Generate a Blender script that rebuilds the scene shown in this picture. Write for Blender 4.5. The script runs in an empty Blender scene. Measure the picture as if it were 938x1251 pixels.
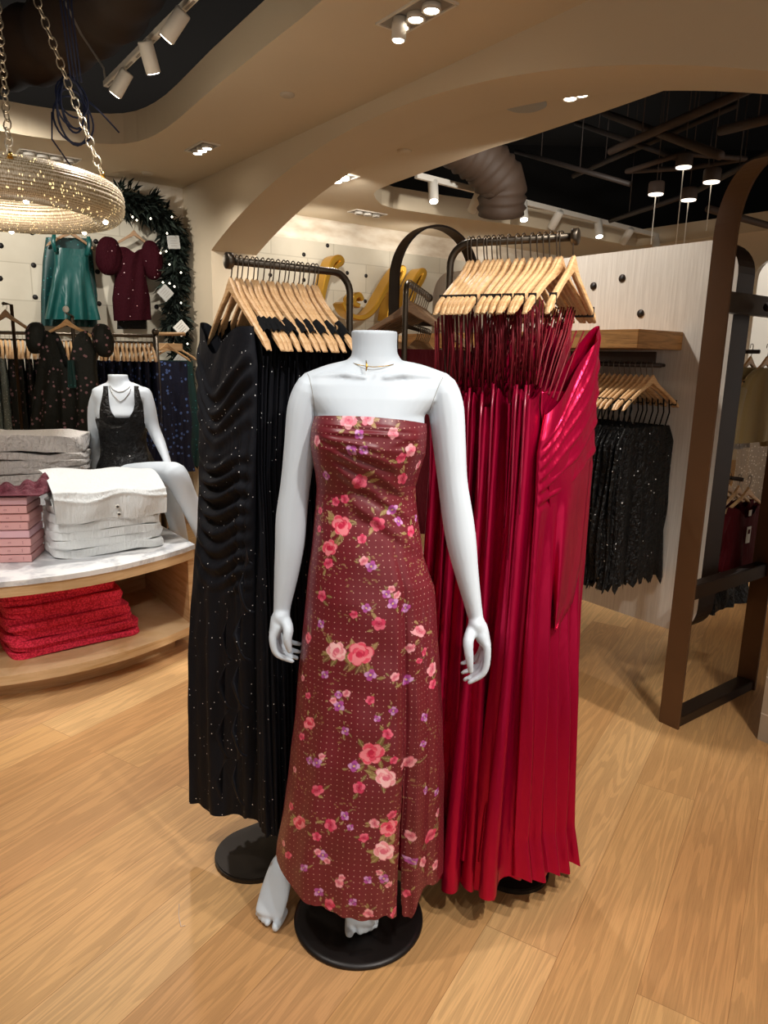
import bpy, bmesh, math, random
import numpy as np
from mathutils import Vector, Matrix
R = random.Random(7)
S = bpy.context.scene
COL = S.collection
PI = math.pi
# ------------------------------------------------------------------ camera
F = 870.; CX = 469.; CY = 625.5; H = 1.44
_dn = np.array([(380-CX)/F, -(4650-CY)/F, -1.]); _up = -_dn/np.linalg.norm(_dn)
_fw = np.array([0, 0, -1.]); _Y = _fw-_up*_fw.dot(_up); _Y /= np.linalg.norm(_Y); _X = np.cross(_Y, _up)
RM = np.array([_X, _Y, _up])
cam = bpy.data.cameras.new('camera'); co = bpy.data.objects.new('camera', cam); COL.objects.link(co)
M4 = Matrix([[*RM[0], 0], [*RM[1], 0], [*RM[2], H], [0, 0, 0, 1]])
co.matrix_world = M4
cam.sensor_fit = 'VERTICAL'; cam.sensor_height = 36; cam.lens = 36*F/1251; cam.clip_start = .05; cam.clip_end = 60
S.camera = co
S.view_settings.view_transform = 'Standard'; S.view_settings.look = 'None'; S.view_settings.gamma = 1
S.view_settings.use_curve_mapping = False; S.view_settings.exposure = 0.25
def ray(px, py): return RM @ np.array([(px-CX)/F, -(py-CY)/F, -1.])
def at(px, py, D): d = ray(px, py); return np.array([0, 0, H])+d*(D/d[1])
def flo(px, py, z=0): d = ray(px, py); return np.array([0, 0, H])+d*((z-H)/d[2])
U = np.array([.8, .6, 0]); V = np.array([-.6, .8, 0]); Z = np.array([0, 0, 1.])
CN = np.array([-1.99, 7.28, 0])          # corner where the back wall meets the arch wall
def onpl(px, py, p0, dr):
    d = ray(px, py); n = np.array([-dr[1], dr[0], 0]); return np.array([0, 0, H])+d*(n.dot(np.array(p0)-[0, 0, H])/n.dot(d))
def proj(P):
    c = (np.asarray(P)-[0, 0, H]) @ RM; return CX+F*c[..., 0]/-c[..., 2], CY-F*c[..., 1]/-c[..., 2]
# ------------------------------------------------------------------ materials
def lin(c):
    if isinstance(c, str): c = [int(c[i:i+2], 16)/255 for i in (0, 2, 4)]
    return tuple((x/12.92 if x <= .04045 else ((x+.055)/1.055)**2.4) for x in c)+(1,)
class NT:
    def __init__(s, name):
        s.m = bpy.data.materials.new(name); s.m.use_nodes = True; s.t = s.m.node_tree
        s.b = s.t.nodes['Principled BSDF']
    def n(s, ty, ins=None, **kw):
        nd = s.t.nodes.new(ty)
        for k, v in kw.items(): setattr(nd, k, v)
        for k, v in (ins or {}).items():
            if isinstance(v, tuple) and len(v) == 2 and hasattr(v[0], 'outputs'): s.t.links.new(v[0].outputs[v[1]], nd.inputs[k])
            elif hasattr(v, 'outputs'): s.t.links.new(v.outputs[0], nd.inputs[k])
            else: nd.inputs[k].default_value = v
        return nd
    def set(s, **kw):
        for k, v in kw.items():
            k = k.replace('_', ' ')
            if isinstance(v, tuple) and len(v) == 2 and hasattr(v[0], 'outputs'): s.t.links.new(v[0].outputs[v[1]], s.b.inputs[k])
            elif hasattr(v, 'outputs'): s.t.links.new(v.outputs[0], s.b.inputs[k])
            else: s.b.inputs[k].default_value = v
        return s
    def co(s, scale=(1, 1, 1), rot=(0, 0, 0), kind='Object'):
        tc = s.n('ShaderNodeTexCoord')
        return s.n('ShaderNodeMapping', {'Vector': (tc, kind), 'Scale': scale, 'Rotation': rot})
    def noise(s, scale=5, detail=3, vec=None, rough=.5, dist=0):
        i = {'Scale': scale, 'Detail': detail, 'Roughness': rough, 'Distortion': dist}
        if vec: i['Vector'] = vec
        return s.n('ShaderNodeTexNoise', i)
    def ramp(s, fac, stops, interp='LINEAR'):
        nd = s.n('ShaderNodeValToRGB', {'Fac': fac}); cr = nd.color_ramp; cr.interpolation = interp
        while len(cr.elements) < len(stops): cr.elements.new(.5)
        for e, (p, c) in zip(cr.elements, stops):
            e.position = p; e.color = lin(c) if isinstance(c, str) else (c, c, c, 1)
        return nd
    def mix(s, fac, a, b, mode='MIX'):
        nd = s.n('ShaderNodeMixRGB', blend_type=mode)
        for k, v in (('Fac', fac), ('Color1', a), ('Color2', b)):
            if isinstance(v, str): v = lin(v)
            if hasattr(v, 'outputs'): s.t.links.new(v.outputs[0], nd.inputs[k])
            elif isinstance(v, tuple) and len(v) == 2: s.t.links.new(v[0].outputs[v[1]], nd.inputs[k])
            else: nd.inputs[k].default_value = v
        return nd
    def math(s, op, a, b=0):
        return s.n('ShaderNodeMath', {0: a, 1: b}, operation=op)
    def bump(s, h, strength=.3, dist=.01):
        s.set(Normal=s.n('ShaderNodeBump', {'Height': h, 'Strength': strength, 'Distance': dist})); return s
MT = {}
def plain(name, c, rough=.5, metal=0, spec=.5, var=.06, nscale=6, bump=0, bscale=60, coat=0, sheen=0, emit=None, es=0):
    k = NT(name); a = k.noise(nscale, 3, k.co())
    l = np.array(lin(c)[:3])
    k.set(Base_Color=k.mix(a, tuple(np.clip(l*(1-var), 0, 1))+(1,), tuple(np.clip(l*(1+var), 0, 1))+(1,)), Roughness=rough, Metallic=metal, Coat_Weight=coat, Sheen_Weight=sheen)
    k.b.inputs['Specular IOR Level'].default_value = spec
    if bump: k.bump(k.noise(bscale, 2, k.co()), bump, .003)
    if emit: k.set(Emission_Color=lin(emit), Emission_Strength=es)
    MT[name] = k.m; return k.m
plain('plaster', 'cfc0a6', .85, var=.03, nscale=2)
plain('plaster_grey', 'bcb3a2', .85, var=.03, nscale=2)
plain('void_black', '0b0a0a', .9, var=.2)
plain('white_satin', 'cfd9e2', .45, var=.01, spec=.3)
plain('bronze', '5d4027', .5, .25, var=.12, nscale=9)
plain('bronze_dark', '2b1d15', .45, .3, var=.12, nscale=9)
plain('steel', '5d554b', .33, .9, var=.15, nscale=20)
plain('wire', '6f655a', .3, .95)
plain('base_metal', '2c2621', .45, .6, var=.12, nscale=12)
plain('base_black', '1a1413', .4, .3, var=.1)
plain('white_metal', 'd8d3c8', .45, var=.02)
plain('grey_metal', '8b8780', .5, var=.04)
plain('lamp_glow', 'ffffff', .4, emit='fff1dc', es=14)
plain('disc_glow', 'ffffff', .4, emit='fff1dc', es=2.2)
plain('tiny_glow', 'ffffff', .4, emit='fff6e0', es=12)
plain('dark_pipe', '2e2622', .6, .2)
plain('rust_pipe', '43342b', .7)
plain('blue_cable', '1b2545', .6)
plain('gold', 'c99a3a', .32, .85, var=.08, nscale=4)
plain('gold_fine', 'caa04a', .25, 1); plain('chain_metal', 'd8cdb8', .35, .7)
plain('black_rubber', '15110f', .6)
plain('paper_grey', 'a9aaa6', .8); plain('paper_white', 'e2e1da', .8)
plain('card_pink', 'dba6a4', .7, var=.03); plain('card_pink_pale', 'dfb3bb', .7, var=.03); plain('ink_pink', 'b27a7c', .8)
plain('tan_knit', 'a99667', .9, sheen=.3, bump=.3)
plain('button_dark', '3a3835', .4)
plain('zip_white', 'd9c8b8', .4)
plain('fabric_black_strap', '07080b', .85, spec=.2)
plain('duct', '3c2c20', .7, var=.25, nscale=7)
def wood(name, a, b, scale=14, rough=.45, axis=(1, 8, 8), kind='Object'):
    k = NT(name); v = k.co(axis, kind=kind); n = k.noise(scale*.5, 6, v, .6, 1.2)
    k.set(Base_Color=k.ramp(n, [(.3, b), (.55, a), (.8, a)]), Roughness=rough).bump(n, .08, .002); MT[name] = k.m
wood('hanger_wood', 'dcb484', 'c2915c', 30, .4)
wood('hanger_wood_brown', 'a98866', '7f6248', 30, .5, (2, 2, 30))
wood('oak', 'c6a176', 'ab8354', 6, .5, (1, 1, 14))
wood('oak_edge', 'cfae84', 'b8925f', 6, .5, (1, 1, 14))
wood('oak_rail', 'b8884f', '7f5a30', 5, .5, (2, 2, 22))
# floor planks
k = NT('floor_oak'); ang = math.atan2(.857, .515)
v = k.co((1, 1, 1), (0, 0, -ang))
br = k.n('ShaderNodeTexBrick', {'Vector': v, 'Scale': 1., 'Mortar Size': .0009, 'Mortar Smooth': .2, 'Brick Width': 2.4, 'Row Height': .19, 'Color1': (0, 0, 0, 1), 'Color2': (1, 1, 1, 1), 'Mortar': (.5, .5, .5, 1)}, offset=.37, offset_frequency=2)
sp = k.n('ShaderNodeSeparateXYZ', {'Vector': v})
off = k.math('MULTIPLY', br, 37.)
cx = k.math('ADD', sp, off)
yy = k.n('ShaderNodeMath', {0: (sp, 'Y'), 1: off}, operation='ADD')
cv = k.n('ShaderNodeCombineXYZ', {'X': cx, 'Y': yy})
st = k.n('ShaderNodeMapping', {'Vector': cv, 'Scale': (.42, 6.5, 1)})
g1 = k.noise(2.0, 2, st, .5, 1.0)
rings = k.n('ShaderNodeMath', {0: k.math('MULTIPLY', g1, 52.)}, operation='SINE')
st2 = k.n('ShaderNodeMapping', {'Vector': cv, 'Scale': (6, 190, 1)})
g2 = k.noise(1.5, 3, st2, .6)
base = k.ramp(br, [(0, 'bb8c5a'), (.25, 'd6ab72'), (.5, 'c89a66'), (.75, 'dfb67e'), (1, 'be8e60')])
r1 = k.ramp(rings, [(0, .55), (.4, 1.)])
r2 = k.ramp(g2, [(.25, .72), (.55, 1.03)])
c1 = k.mix(.34, base, r1, 'MULTIPLY'); c2 = k.mix(.7, c1, r2, 'MULTIPLY')
c3 = k.mix(k.math('MULTIPLY', (br, 'Fac'), .6), c2, '7a5532')
big = k.noise(.9, 2, k.co()); c4 = k.mix(.25, c3, k.ramp(big, [(.35, 'd7a070'), (.65, 'ffffff')]), 'MULTIPLY')
k.set(Base_Color=c4, Roughness=k.ramp(g2, [(.2, .52), (.8, .40)])); k.b.inputs['Specular IOR Level'].default_value = .4
k.bump(g2, .12, .001); MT['floor_oak'] = k.m
# back wall: pale stacked blocks with faint joints
k = NT('block_wall'); tc = k.co((1, 1, 1), (PI/2, 0, 0))
b2 = k.n('ShaderNodeTexBrick', {'Vector': tc, 'Scale': 1., 'Mortar Size': .006, 'Mortar Smooth': .6, 'Brick Width': .62, 'Row Height': .31, 'Color1': lin('cfcabb'), 'Color2': lin('c6c0b0'), 'Mortar': lin('b4ae9e')}, offset=.43)
nz = k.noise(3, 4, k.co())
k.set(Base_Color=k.mix(.35, b2, k.ramp(nz, [(.3, 'cfc8b6'), (.7, 'fffdf6')]), 'MULTIPLY'), Roughness=.8).bump((b2, 'Fac'), -.2, .004) if False else k.set(Base_Color=k.mix(.35, b2, k.ramp(nz, [(.3, 'cfc8b6'), (.7, 'fffdf6')]), 'MULTIPLY'), Roughness=.8)
MT['block_wall'] = k.m
k = NT('cove_wall'); nz = k.noise(4, 5, k.co((1, 1, 3)))
k.set(Base_Color=k.ramp(nz, [(.3, 'c9b9a2'), (.7, 'e9e2d2')]), Roughness=.85); MT['cove_wall'] = k.m
# panel grain
k = NT('white_grain'); nz = k.noise(6, 5, k.co((22, 22, .8)), .7)
k.set(Base_Color=k.ramp(nz, [(.3, 'c3bcb2'), (.7, 'ded9d0')]), Roughness=.6).bump(nz, .1, .002); MT['white_grain'] = k.m
# marble
k = NT('marble'); nz = k.noise(3, 6, k.co(), .6, 2.5)
k.set(Base_Color=k.ramp(nz, [(.4, 'b9bcc0'), (.52, 'e3e4e4'), (.8, 'eeeeec')]), Roughness=.3); MT['marble'] = k.m
# tile
k = NT('wall_tile'); tc = k.n('ShaderNodeTexCoord')
b2 = k.n('ShaderNodeTexBrick', {'Vector': (tc, 'UV'), 'Scale': 1., 'Mortar Size': .0028, 'Brick Width': .105, 'Row Height': .153, 'Color1': lin('aea08d'), 'Color2': lin('a3947f'), 'Mortar': lin('d6cfc3')}, offset=0)
nz = k.noise(7, 4, k.co())
k.set(Base_Color=k.mix(.5, b2, k.ramp(nz, [(.3, 'd8d0c6'), (.7, 'ffffff')]), 'MULTIPLY'), Roughness=.35).bump((b2, 'Fac'), -.3, .003) if False else k.set(Base_Color=k.mix(.5, b2, k.ramp(nz, [(.3, 'd8d0c6'), (.7, 'ffffff')]), 'MULTIPLY'), Roughness=.35)
MT['wall_tile'] = k.m
# fabrics
def fabric(name, c, rough=.5, sheen=0, glit=0, gcol='ffffff', gs=120, gth=.08, var=.1, wr=0, wsc=(3, 3, 3), spec=.5, metal=0, aniso=0, gem=0, coat=0):
    k = NT(name); l = np.array(lin(c)[:3]); a = k.noise(9, 3, k.co())
    base = k.mix(a, tuple(np.clip(l*(1-var), 0, 1))+(1,), tuple(np.clip(l*(1+var), 0, 1))+(1,))
    if glit:
        oi = k.n('ShaderNodeObjectInfo'); rv = k.n('ShaderNodeVectorMath', {0: (oi, 'Random'), 1: (7.3, 5.1, 9.7)}, operation='MULTIPLY')
        vo = k.n('ShaderNodeTexVoronoi', {'Vector': k.n('ShaderNodeVectorMath', {0: k.co(), 1: rv}, operation='ADD'), 'Scale': gs}, feature='F1')
        sel = k.math('GREATER_THAN', k.n('ShaderNodeSeparateColor', {'Color': (vo, 'Color')}), 1-glit)
        dot = k.math('LESS_THAN', (vo, 'Distance'), gth)
        f = k.math('MULTIPLY', sel, dot)
        base = k.mix(f, base, gcol)  # specks in base colour: painted glints on glitter and sequins, print on florals
    k.set(Base_Color=base, Roughness=rough, Sheen_Weight=sheen, Metallic=metal, Coat_Weight=coat)
    k.b.inputs['Specular IOR Level'].default_value = spec
    if wr: k.bump(k.noise(1, 3, k.co(wsc), .6, .6), wr, .02)
    MT[name] = k.m; return k
fabric('black_glitter', '0a0c14', .75, 0, .26, gs=88, gth=.12, wr=.2, wsc=(14, 14, 8), spec=.25, gcol='ffffff')
fabric('red_satin', 'b0033a', .30, 0, wr=.22, wsc=(16, 16, 4), var=.08, spec=.5, metal=.7)
fabric('red_satin_deep', '84032a', .3, 0, wr=.35, wsc=(16, 16, 4), var=.08, spec=.6)
fabric('red_strap', '6a0717', .6, spec=.3)
fabric('white_knit', 'dfe3e3', .9, .2, wr=.5, wsc=(90, 90, 14), var=.04)
fabric('cream_knit', 'e0dad4', .95, .3, wr=1., wsc=(70, 70, 34), var=.10)
fabric('burgundy_lace', '5b1226', .7, .1, .5, '8e3a4e', 160, .3, wr=.5, wsc=(60, 60, 60))
fabric('teal_satin', '084a47', .38, 0, wr=.6, wsc=(12, 12, 3), var=.15)
fabric('teal_dark', '0d3b3a', .5, 0, .5, '2f8f8c', 40, .2)
fabric('burgundy_sequin', '2c020c', .8, 0, .16, 'f4d8dc', 34, .15, spec=.12, wr=.6, wsc=(60, 60, 60))
fabric('black_sequin', '050506', .45, 0, .10, 'ffffff', 55, .15, wr=.9, wsc=(50, 50, 50), spec=.35)
fabric('silver_sequin', '7f8a84', .4, 0, .4, 'c8d0cc', 90, .35, wr=.8, wsc=(60, 60, 9))
fabric('dark_floral', '0f1613', .7, .0, .5, '96717a', 34, .3, wr=.4, wsc=(30, 30, 20))
fabric('navy_floral', '0d1738', .6, 0, .5, '5f7fc8', 30, .34, wr=.4, wsc=(30, 30, 20))
fabric('taupe_sequin', '8d7f70', .5, 0, .4, 'c3b8aa', 80, .35, wr=.8, wsc=(40, 40, 8))
fabric('velvet_burgundy', '4a0710', .7, 0, spec=.15, wr=.4, wsc=(30, 30, 10))
fabric('stripe_dark', '17120f', .7); fabric('stripe_pale', 'cfc6bc', .7)
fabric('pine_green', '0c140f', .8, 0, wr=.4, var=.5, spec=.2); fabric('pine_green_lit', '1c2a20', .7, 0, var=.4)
# red bobble knit
k = NT('red_knit'); vo = k.n('ShaderNodeTexVoronoi', {'Vector': k.co(), 'Scale': 130})
k.set(Base_Color=k.ramp((vo, 'Distance'), [(.15, 'e04450'), (.5, 'c01428'), (.8, '8c0a1a')]) if False else k.n('ShaderNodeValToRGB', {'Fac': (vo, 'Distance')}), Roughness=.95)
cr = [n for n in k.t.nodes if n.type == 'VALTORGB'][-1].color_ramp; cr.elements[0].color = lin('f03a58'); cr.elements[1].color = lin('b81230'); cr.elements[0].position = .2; cr.elements[1].position = .75
k.bump((vo, 'Distance'), -.8, .006); MT['red_knit'] = k.m
# chandelier beads
k = NT('beads'); tc = k.n('ShaderNodeTexCoord')
mp = k.n('ShaderNodeMapping', {'Vector': (tc, 'UV'), 'Scale': (640, 40, 1)})
fr = k.n('ShaderNodeTexVoronoi', {'Vector': mp, 'Scale': 1., 'Randomness': .25}, voronoi_dimensions='2D')
cc = k.n('ShaderNodeValToRGB', {'Fac': (fr, 'Distance')}); cr = cc.color_ramp
cr.elements[0].position = .18; cr.elements[0].color = lin('e9dcc8'); cr.elements[1].position = .60; cr.elements[1].color = lin('6a5233')
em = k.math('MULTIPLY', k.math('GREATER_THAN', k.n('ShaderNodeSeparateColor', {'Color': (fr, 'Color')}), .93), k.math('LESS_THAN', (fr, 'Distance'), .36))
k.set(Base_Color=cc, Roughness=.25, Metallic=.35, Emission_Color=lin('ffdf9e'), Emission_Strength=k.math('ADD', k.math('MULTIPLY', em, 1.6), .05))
k.bump((fr, 'Distance'), -.6, .004); MT['beads'] = k.m
# floral dress: the print is stored per vertex, the pin dots come from the UV map
k = NT('floral_satin'); at_ = k.n('ShaderNodeAttribute', attribute_name='print')
tc = k.n('ShaderNodeTexCoord'); mp = k.n('ShaderNodeMapping', {'Vector': (tc, 'UV'), 'Scale': (1/.0145,)*2+(1,)})
def frac2(z_): return k.n('ShaderNodeVectorMath', {0: z_, 1: (.5, .5, 0)}, operation='SUBTRACT')
fr = k.n('ShaderNodeVectorMath', {0: mp}, operation='FRACTION')
ln = k.n('ShaderNodeVectorMath', {0: frac2(fr)}, operation='LENGTH')
dot = k.n('ShaderNodeMath', {0: (ln, 'Value'), 1: .082}, operation='LESS_THAN')
fl = k.math('MULTIPLY', dot, k.math('LESS_THAN', (at_, 'Alpha'), .5))
k.set(Base_Color=k.mix(fl, (at_, 'Color'), 'd4a596'), Roughness=.38); k.b.inputs['Specular IOR Level'].default_value = .5
k.bump(k.noise(1, 3, k.co((18, 18, 7)), .6), .12, .01); MT['floral_satin'] = k.m
# ------------------------------------------------------------------ mesh builder
def nrm(v): v = np.asarray(v, float); return v/max(1e-9, np.linalg.norm(v))
class MB:
    def __init__(s): s.v = []; s.f = []; s.mi = []; s.sm = []; s.uv = {}
    def add(s, V_, F_, mi=0, sm=True):
        o = len(s.v); s.v.extend([tuple(map(float, p)) for p in V_]); s.f.extend([tuple(o+i for i in f) for f in F_])
        s.mi += [mi]*len(F_); s.sm += [sm]*len(F_); return s
    def box(s, c, size, ax=None, bev=0, mi=0):
        ax = np.array(ax if ax is not None else [[1, 0, 0], [0, 1, 0], [0, 0, 1]], float); c = np.asarray(c, float)
        bm = bmesh.new(); bmesh.ops.create_cube(bm, size=1)
        for v in bm.verts: v.co = Vector((v.co.x*size[0], v.co.y*size[1], v.co.z*size[2]))
        if bev: bmesh.ops.bevel(bm, geom=bm.edges[:], offset=bev, segments=2, affect='EDGES')
        bm.verts.index_update()
        P = [c+v.co.x*ax[0]+v.co.y*ax[1]+v.co.z*ax[2] for v in bm.verts]
        s.add(P, [[v.index for v in f.verts] for f in bm.faces], mi, False); bm.free(); return s
    def rings(s, L, closed=False, cap=True, mi=0, sm=True, loop=True):
        n = len(L[0]); Vv = [p for r in L for p in r]; Ff = []
        m = len(L)
        for i in range(m if closed else m-1):
            for j in range(n if loop else n-1):
                a = i*n+j; b = i*n+(j+1) % n; c = ((i+1) % m)*n+(j+1) % n; d = ((i+1) % m)*n+j; Ff.append((a, b, c, d))
        if cap and not closed and loop:
            Ff.append(tuple(range(n))[::-1]); Ff.append(tuple((m-1)*n+j for j in range(n)))
        return s.add(Vv, Ff, mi, sm)
    def tube(s, pts, r, n=10, mi=0, closed=False, ref=None, cap=True, flat=None):
        pts = [np.asarray(p, float) for p in pts]; m = len(pts); L = []
        rr = r if hasattr(r, '__len__') else [r]*m; up = None
        for i in range(m):
            if closed: t = nrm(pts[(i+1) % m]-pts[i-1])
            else: t = nrm(pts[min(i+1, m-1)]-pts[max(i-1, 0)])
            if up is None or ref is not None:
                up = np.array(ref, float) if ref is not None else (np.array([0, 0, 1.]) if abs(t[2]) < .9 else np.array([0, 1., 0]))
            a = nrm(np.cross(t, up)); up2 = nrm(np.cross(a, t)); up = up2
            ri = rr[i]; ra, rb = ri if hasattr(ri, '__len__') else (ri, ri)
            L.append([pts[i]+a*math.cos(2*PI*j/n)*ra+up2*math.sin(2*PI*j/n)*rb for j in range(n)])
        return s.rings(L, closed, cap, mi)
    def cyl(s, p0, p1, r0, r1=None, n=20, mi=0):
        r1 = r0 if r1 is None else r1
        return s.tube([p0, p1], [r0, r1], n, mi)
    def lathe(s, c, prof, n=32, mi=0, cap=True):
        c = np.asarray(c, float)
        return s.rings([[c+[r*math.cos(2*PI*j/n), r*math.sin(2*PI*j/n), z] for j in range(n)] for r, z in prof], False, cap, mi)
    def prism(s, poly, z0, z1, mi=0):           # poly: list of xy
        n = len(poly); Vv = [(x, y, z0) for x, y in poly]+[(x, y, z1) for x, y in poly]
        return s.add(Vv, [tuple(range(n))[::-1], tuple(range(n, 2*n))]+[(j, (j+1) % n, n+(j+1) % n, n+j) for j in range(n)], mi, False)
    def extr(s, poly, o, ax, ay, d, mi=0, sm=False):   # polygon in plane (ax, ay) at o, extruded by vector d
        o, ax, ay, d = [np.asarray(q, float) for q in (o, ax, ay, d)]; n = len(poly)
        A = [o+ax*x+ay*y for x, y in poly]; B = [p+d for p in A]
        return s.add(A+B, [tuple(range(n))[::-1], tuple(range(n, 2*n))]+[(j, (j+1) % n, n+(j+1) % n, n+j) for j in range(n)], mi, sm)
    def sphere(s, c, r, n=16, mi=0):
        r = r if hasattr(r, '__len__') else (r, r, r); m = n//2
        return s.rings([[np.asarray(c)+[r[0]*math.sin(PI*(i+.02)/(m+.04))*math.cos(2*PI*j/n), r[1]*math.sin(PI*(i+.02)/(m+.04))*math.sin(2*PI*j/n), r[2]*math.cos(PI*(i+.02)/(m+.04))] for j in range(n)] for i in range(m+1)], False, True, mi)
    def build(s, name, mats, parent=None, origin=None, fix=True):
        me = bpy.data.meshes.new(name); o0 = np.zeros(3)
        if origin is not None: o0 = np.asarray(origin, float)
        elif parent is not None and 'wo' in parent: o0 = np.array(parent['wo'])
        A = np.array(s.v)-o0
        me.from_pydata(A.tolist(), [], s.f); me.validate()
        for mm in ([mats] if isinstance(mats, str) else mats): me.materials.append(MT[mm])
        if len(me.polygons) == len(s.f):
            me.polygons.foreach_set('material_index', s.mi); me.polygons.foreach_set('use_smooth', s.sm)
        if fix:
            bm = bmesh.new(); bm.from_mesh(me); bmesh.ops.recalc_face_normals(bm, faces=bm.faces); bm.to_mesh(me); bm.free()
        me.update()
        o = bpy.data.objects.new(name, me); COL.objects.link(o)
        if parent is not None: o.parent = parent; o['wo'] = list(map(float, o0))
        elif origin is not None: o.location = o0
        return o
def tag(o, label=None, cat=None, group=None, kind=None):
    if label: o['label'] = label
    if cat: o['category'] = cat
    if group: o['group'] = group
    if kind: o['kind'] = kind
    return o
def thing(name, label, cat, loc=(0, 0, 0), rz=0, group=None, local=False):
    o = bpy.data.objects.new(name, None); COL.objects.link(o); o.location = tuple(map(float, loc)); o.rotation_euler = (0, 0, rz)
    o.empty_display_size = .05
    o['wo'] = [0., 0., 0.] if local else list(map(float, loc)); return tag(o, label, cat, group)
def dup(root, loc, rz=None, label=None, rx=None):
    def cp(o, par):
        c = o.copy(); COL.objects.link(c)
        if par is not None: c.parent = par
        for ch in o.children: cp(ch, c)
        return c
    r = cp(root, None); r.location = tuple(map(float, loc))
    if rz is not None: r.rotation_euler = (0, 0, rz)
    if label: r['label'] = label
    return r
def struct(o): o['kind'] = 'structure'; return o
def apply_mods(o):
    dg = bpy.context.evaluated_depsgraph_get(); dg.update()
    me = bpy.data.meshes.new_from_object(o.evaluated_get(dg)); mats = [m for m in o.data.materials]
    o.modifiers.clear(); o.data = me
    if not me.materials:
        for m in mats: me.materials.append(m)
    return o
def lerp_tab(tab, x):
    return np.interp(x, [t[0] for t in tab], [t[1] for t in tab])
ORD = 'nearest,second,third,fourth,fifth,sixth,seventh,eighth,ninth,tenth,eleventh,twelfth,thirteenth,fourteenth,fifteenth,sixteenth,seventeenth,eighteenth,nineteenth,twentieth,twenty-first,twenty-second,twenty-third,twenty-fourth,twenty-fifth,twenty-sixth'.split(',')
# ================================================================== SETTING
def xy(p): return (float(p[0]), float(p[1]))
def slab(name, outer, inner, z0, z1, mat):
    me = bpy.data.meshes.new(name); bm = bmesh.new()
    for z in (z0, z1):
        es = []
        for lp in (outer, inner):
            vs = [bm.verts.new((x, y, z)) for x, y in lp]
            es += [bm.edges.new((vs[i], vs[(i+1) % len(vs)])) for i in range(len(vs))]
        bmesh.ops.triangle_fill(bm, edges=es, use_beauty=True)
    bm.verts.ensure_lookup_table(); no = len(outer); ni = len(inner); h = no+ni
    for o_, n in ((0, no), (no, ni)):
        for i in range(n):
            bm.faces.new((bm.verts[o_+i], bm.verts[o_+(i+1) % n], bm.verts[h+o_+(i+1) % n], bm.verts[h+o_+i]))
    bmesh.ops.recalc_face_normals(bm, faces=bm.faces); bm.to_mesh(me); bm.free(); me.materials.append(MT[mat])
    o = bpy.data.objects.new(name, me); COL.objects.link(o); return struct(o)
m = MB(); m.box((0, 4.5, -.05), (15, 14, .1)); struct(m.build('floor', 'floor_oak'))
# front ceiling with its rounded opening
h1 = [xy(flo(x, y, 2.98)) for x, y in [(0, 160), (35, 166), (68, 170.6), (102, 174.5), (136, 176), (152, 175.5), (168, 173), (180, 169), (191, 164), (204, 156), (218, 145), (259, 109), (320, 60), (371, 20), (388, 5)]]
h1 += [(.25, 2.65), (.3, 2.4), (.2, 2.2), (-2.6, .15), (-4.7, 3.4), (-4.6, 4.1), (-4.2, 4.6)]
c = CN
slab('ceiling', [xy(c), xy(c-U*6), xy(c-U*6-V*9), xy(c-V*9)], h1, 2.98, 3.19, 'plaster')
c2 = CN+U*.45
h2 = [xy(flo(x, y, 2.9)) for x, y in [(836, 102), (739, 136), (640, 169), (600, 181), (511, 213), (480, 224), (466, 229.5), (459, 233.5), (456.5, 237), (459, 243), (466, 250), (480, 254.5), (540, 263.5), (640, 276)]]
pR = np.array([4.2, 8.2, 0]); pc = np.array([*h2[-1], 0])
q1 = pc+U*((pR-pc).dot(U)); q0 = q1-V*7.5; n0 = np.array([*h2[0], 0])
n1 = n0-V*1.6; h2 += [xy(q1), xy(q1-V*6.5), xy(n1)]
slab('ceiling', [xy(c2), xy(c2+U*9), xy(c2+U*9-V*9), xy(c2-V*9)], h2, 2.9, 3.1, 'plaster')
m = MB(); m.box((0, 4.5, 4.75), (16, 15, .1)); 
for sx, sy, wx, wy in ((-8, 4.5, .1, 15), (8, 4.5, .1, 15), (0, -3, 16, .1), (0, 12, 16, .1)): m.box((sx, sy, 3.9), (wx, wy, 1.7))
struct(m.build('ceiling', 'void_black'))
# back wall with cove band and bored peg holes
m = MB(); ax = [U, V, Z]
m.box(CN+U*1+V*.06+Z*1.33, (14, .12, 2.66), ax)
for x, y in [(39, 284), (41, 324), (43, 363), (0, 340), (1, 300), (117, 295), (119, 332), (121, 371), (190, 339), (191, 375), (424, 333.5), (371, 311), (447, 337), (516, 331), (371, 342), (446, 368), (400, 300), (330, 336)]:
    p = onpl(x, y, CN, U); m.cyl(p-V*.004, p+V*.02, .022, .022, 14, 1)
struct(m.build('wall_back', ['block_wall', 'black_rubber']))
m = MB(); m.box(CN+U*1+V*.06+Z*2.82, (14, .12, .32), ax); struct(m.build('trim_1', 'cove_wall'))
m = MB(); m.box(CN-U*2.5-V*.008+Z*.06, (5, .016, .12), ax, .003); struct(m.build('baseboard_back', 'plaster_grey'))
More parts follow.
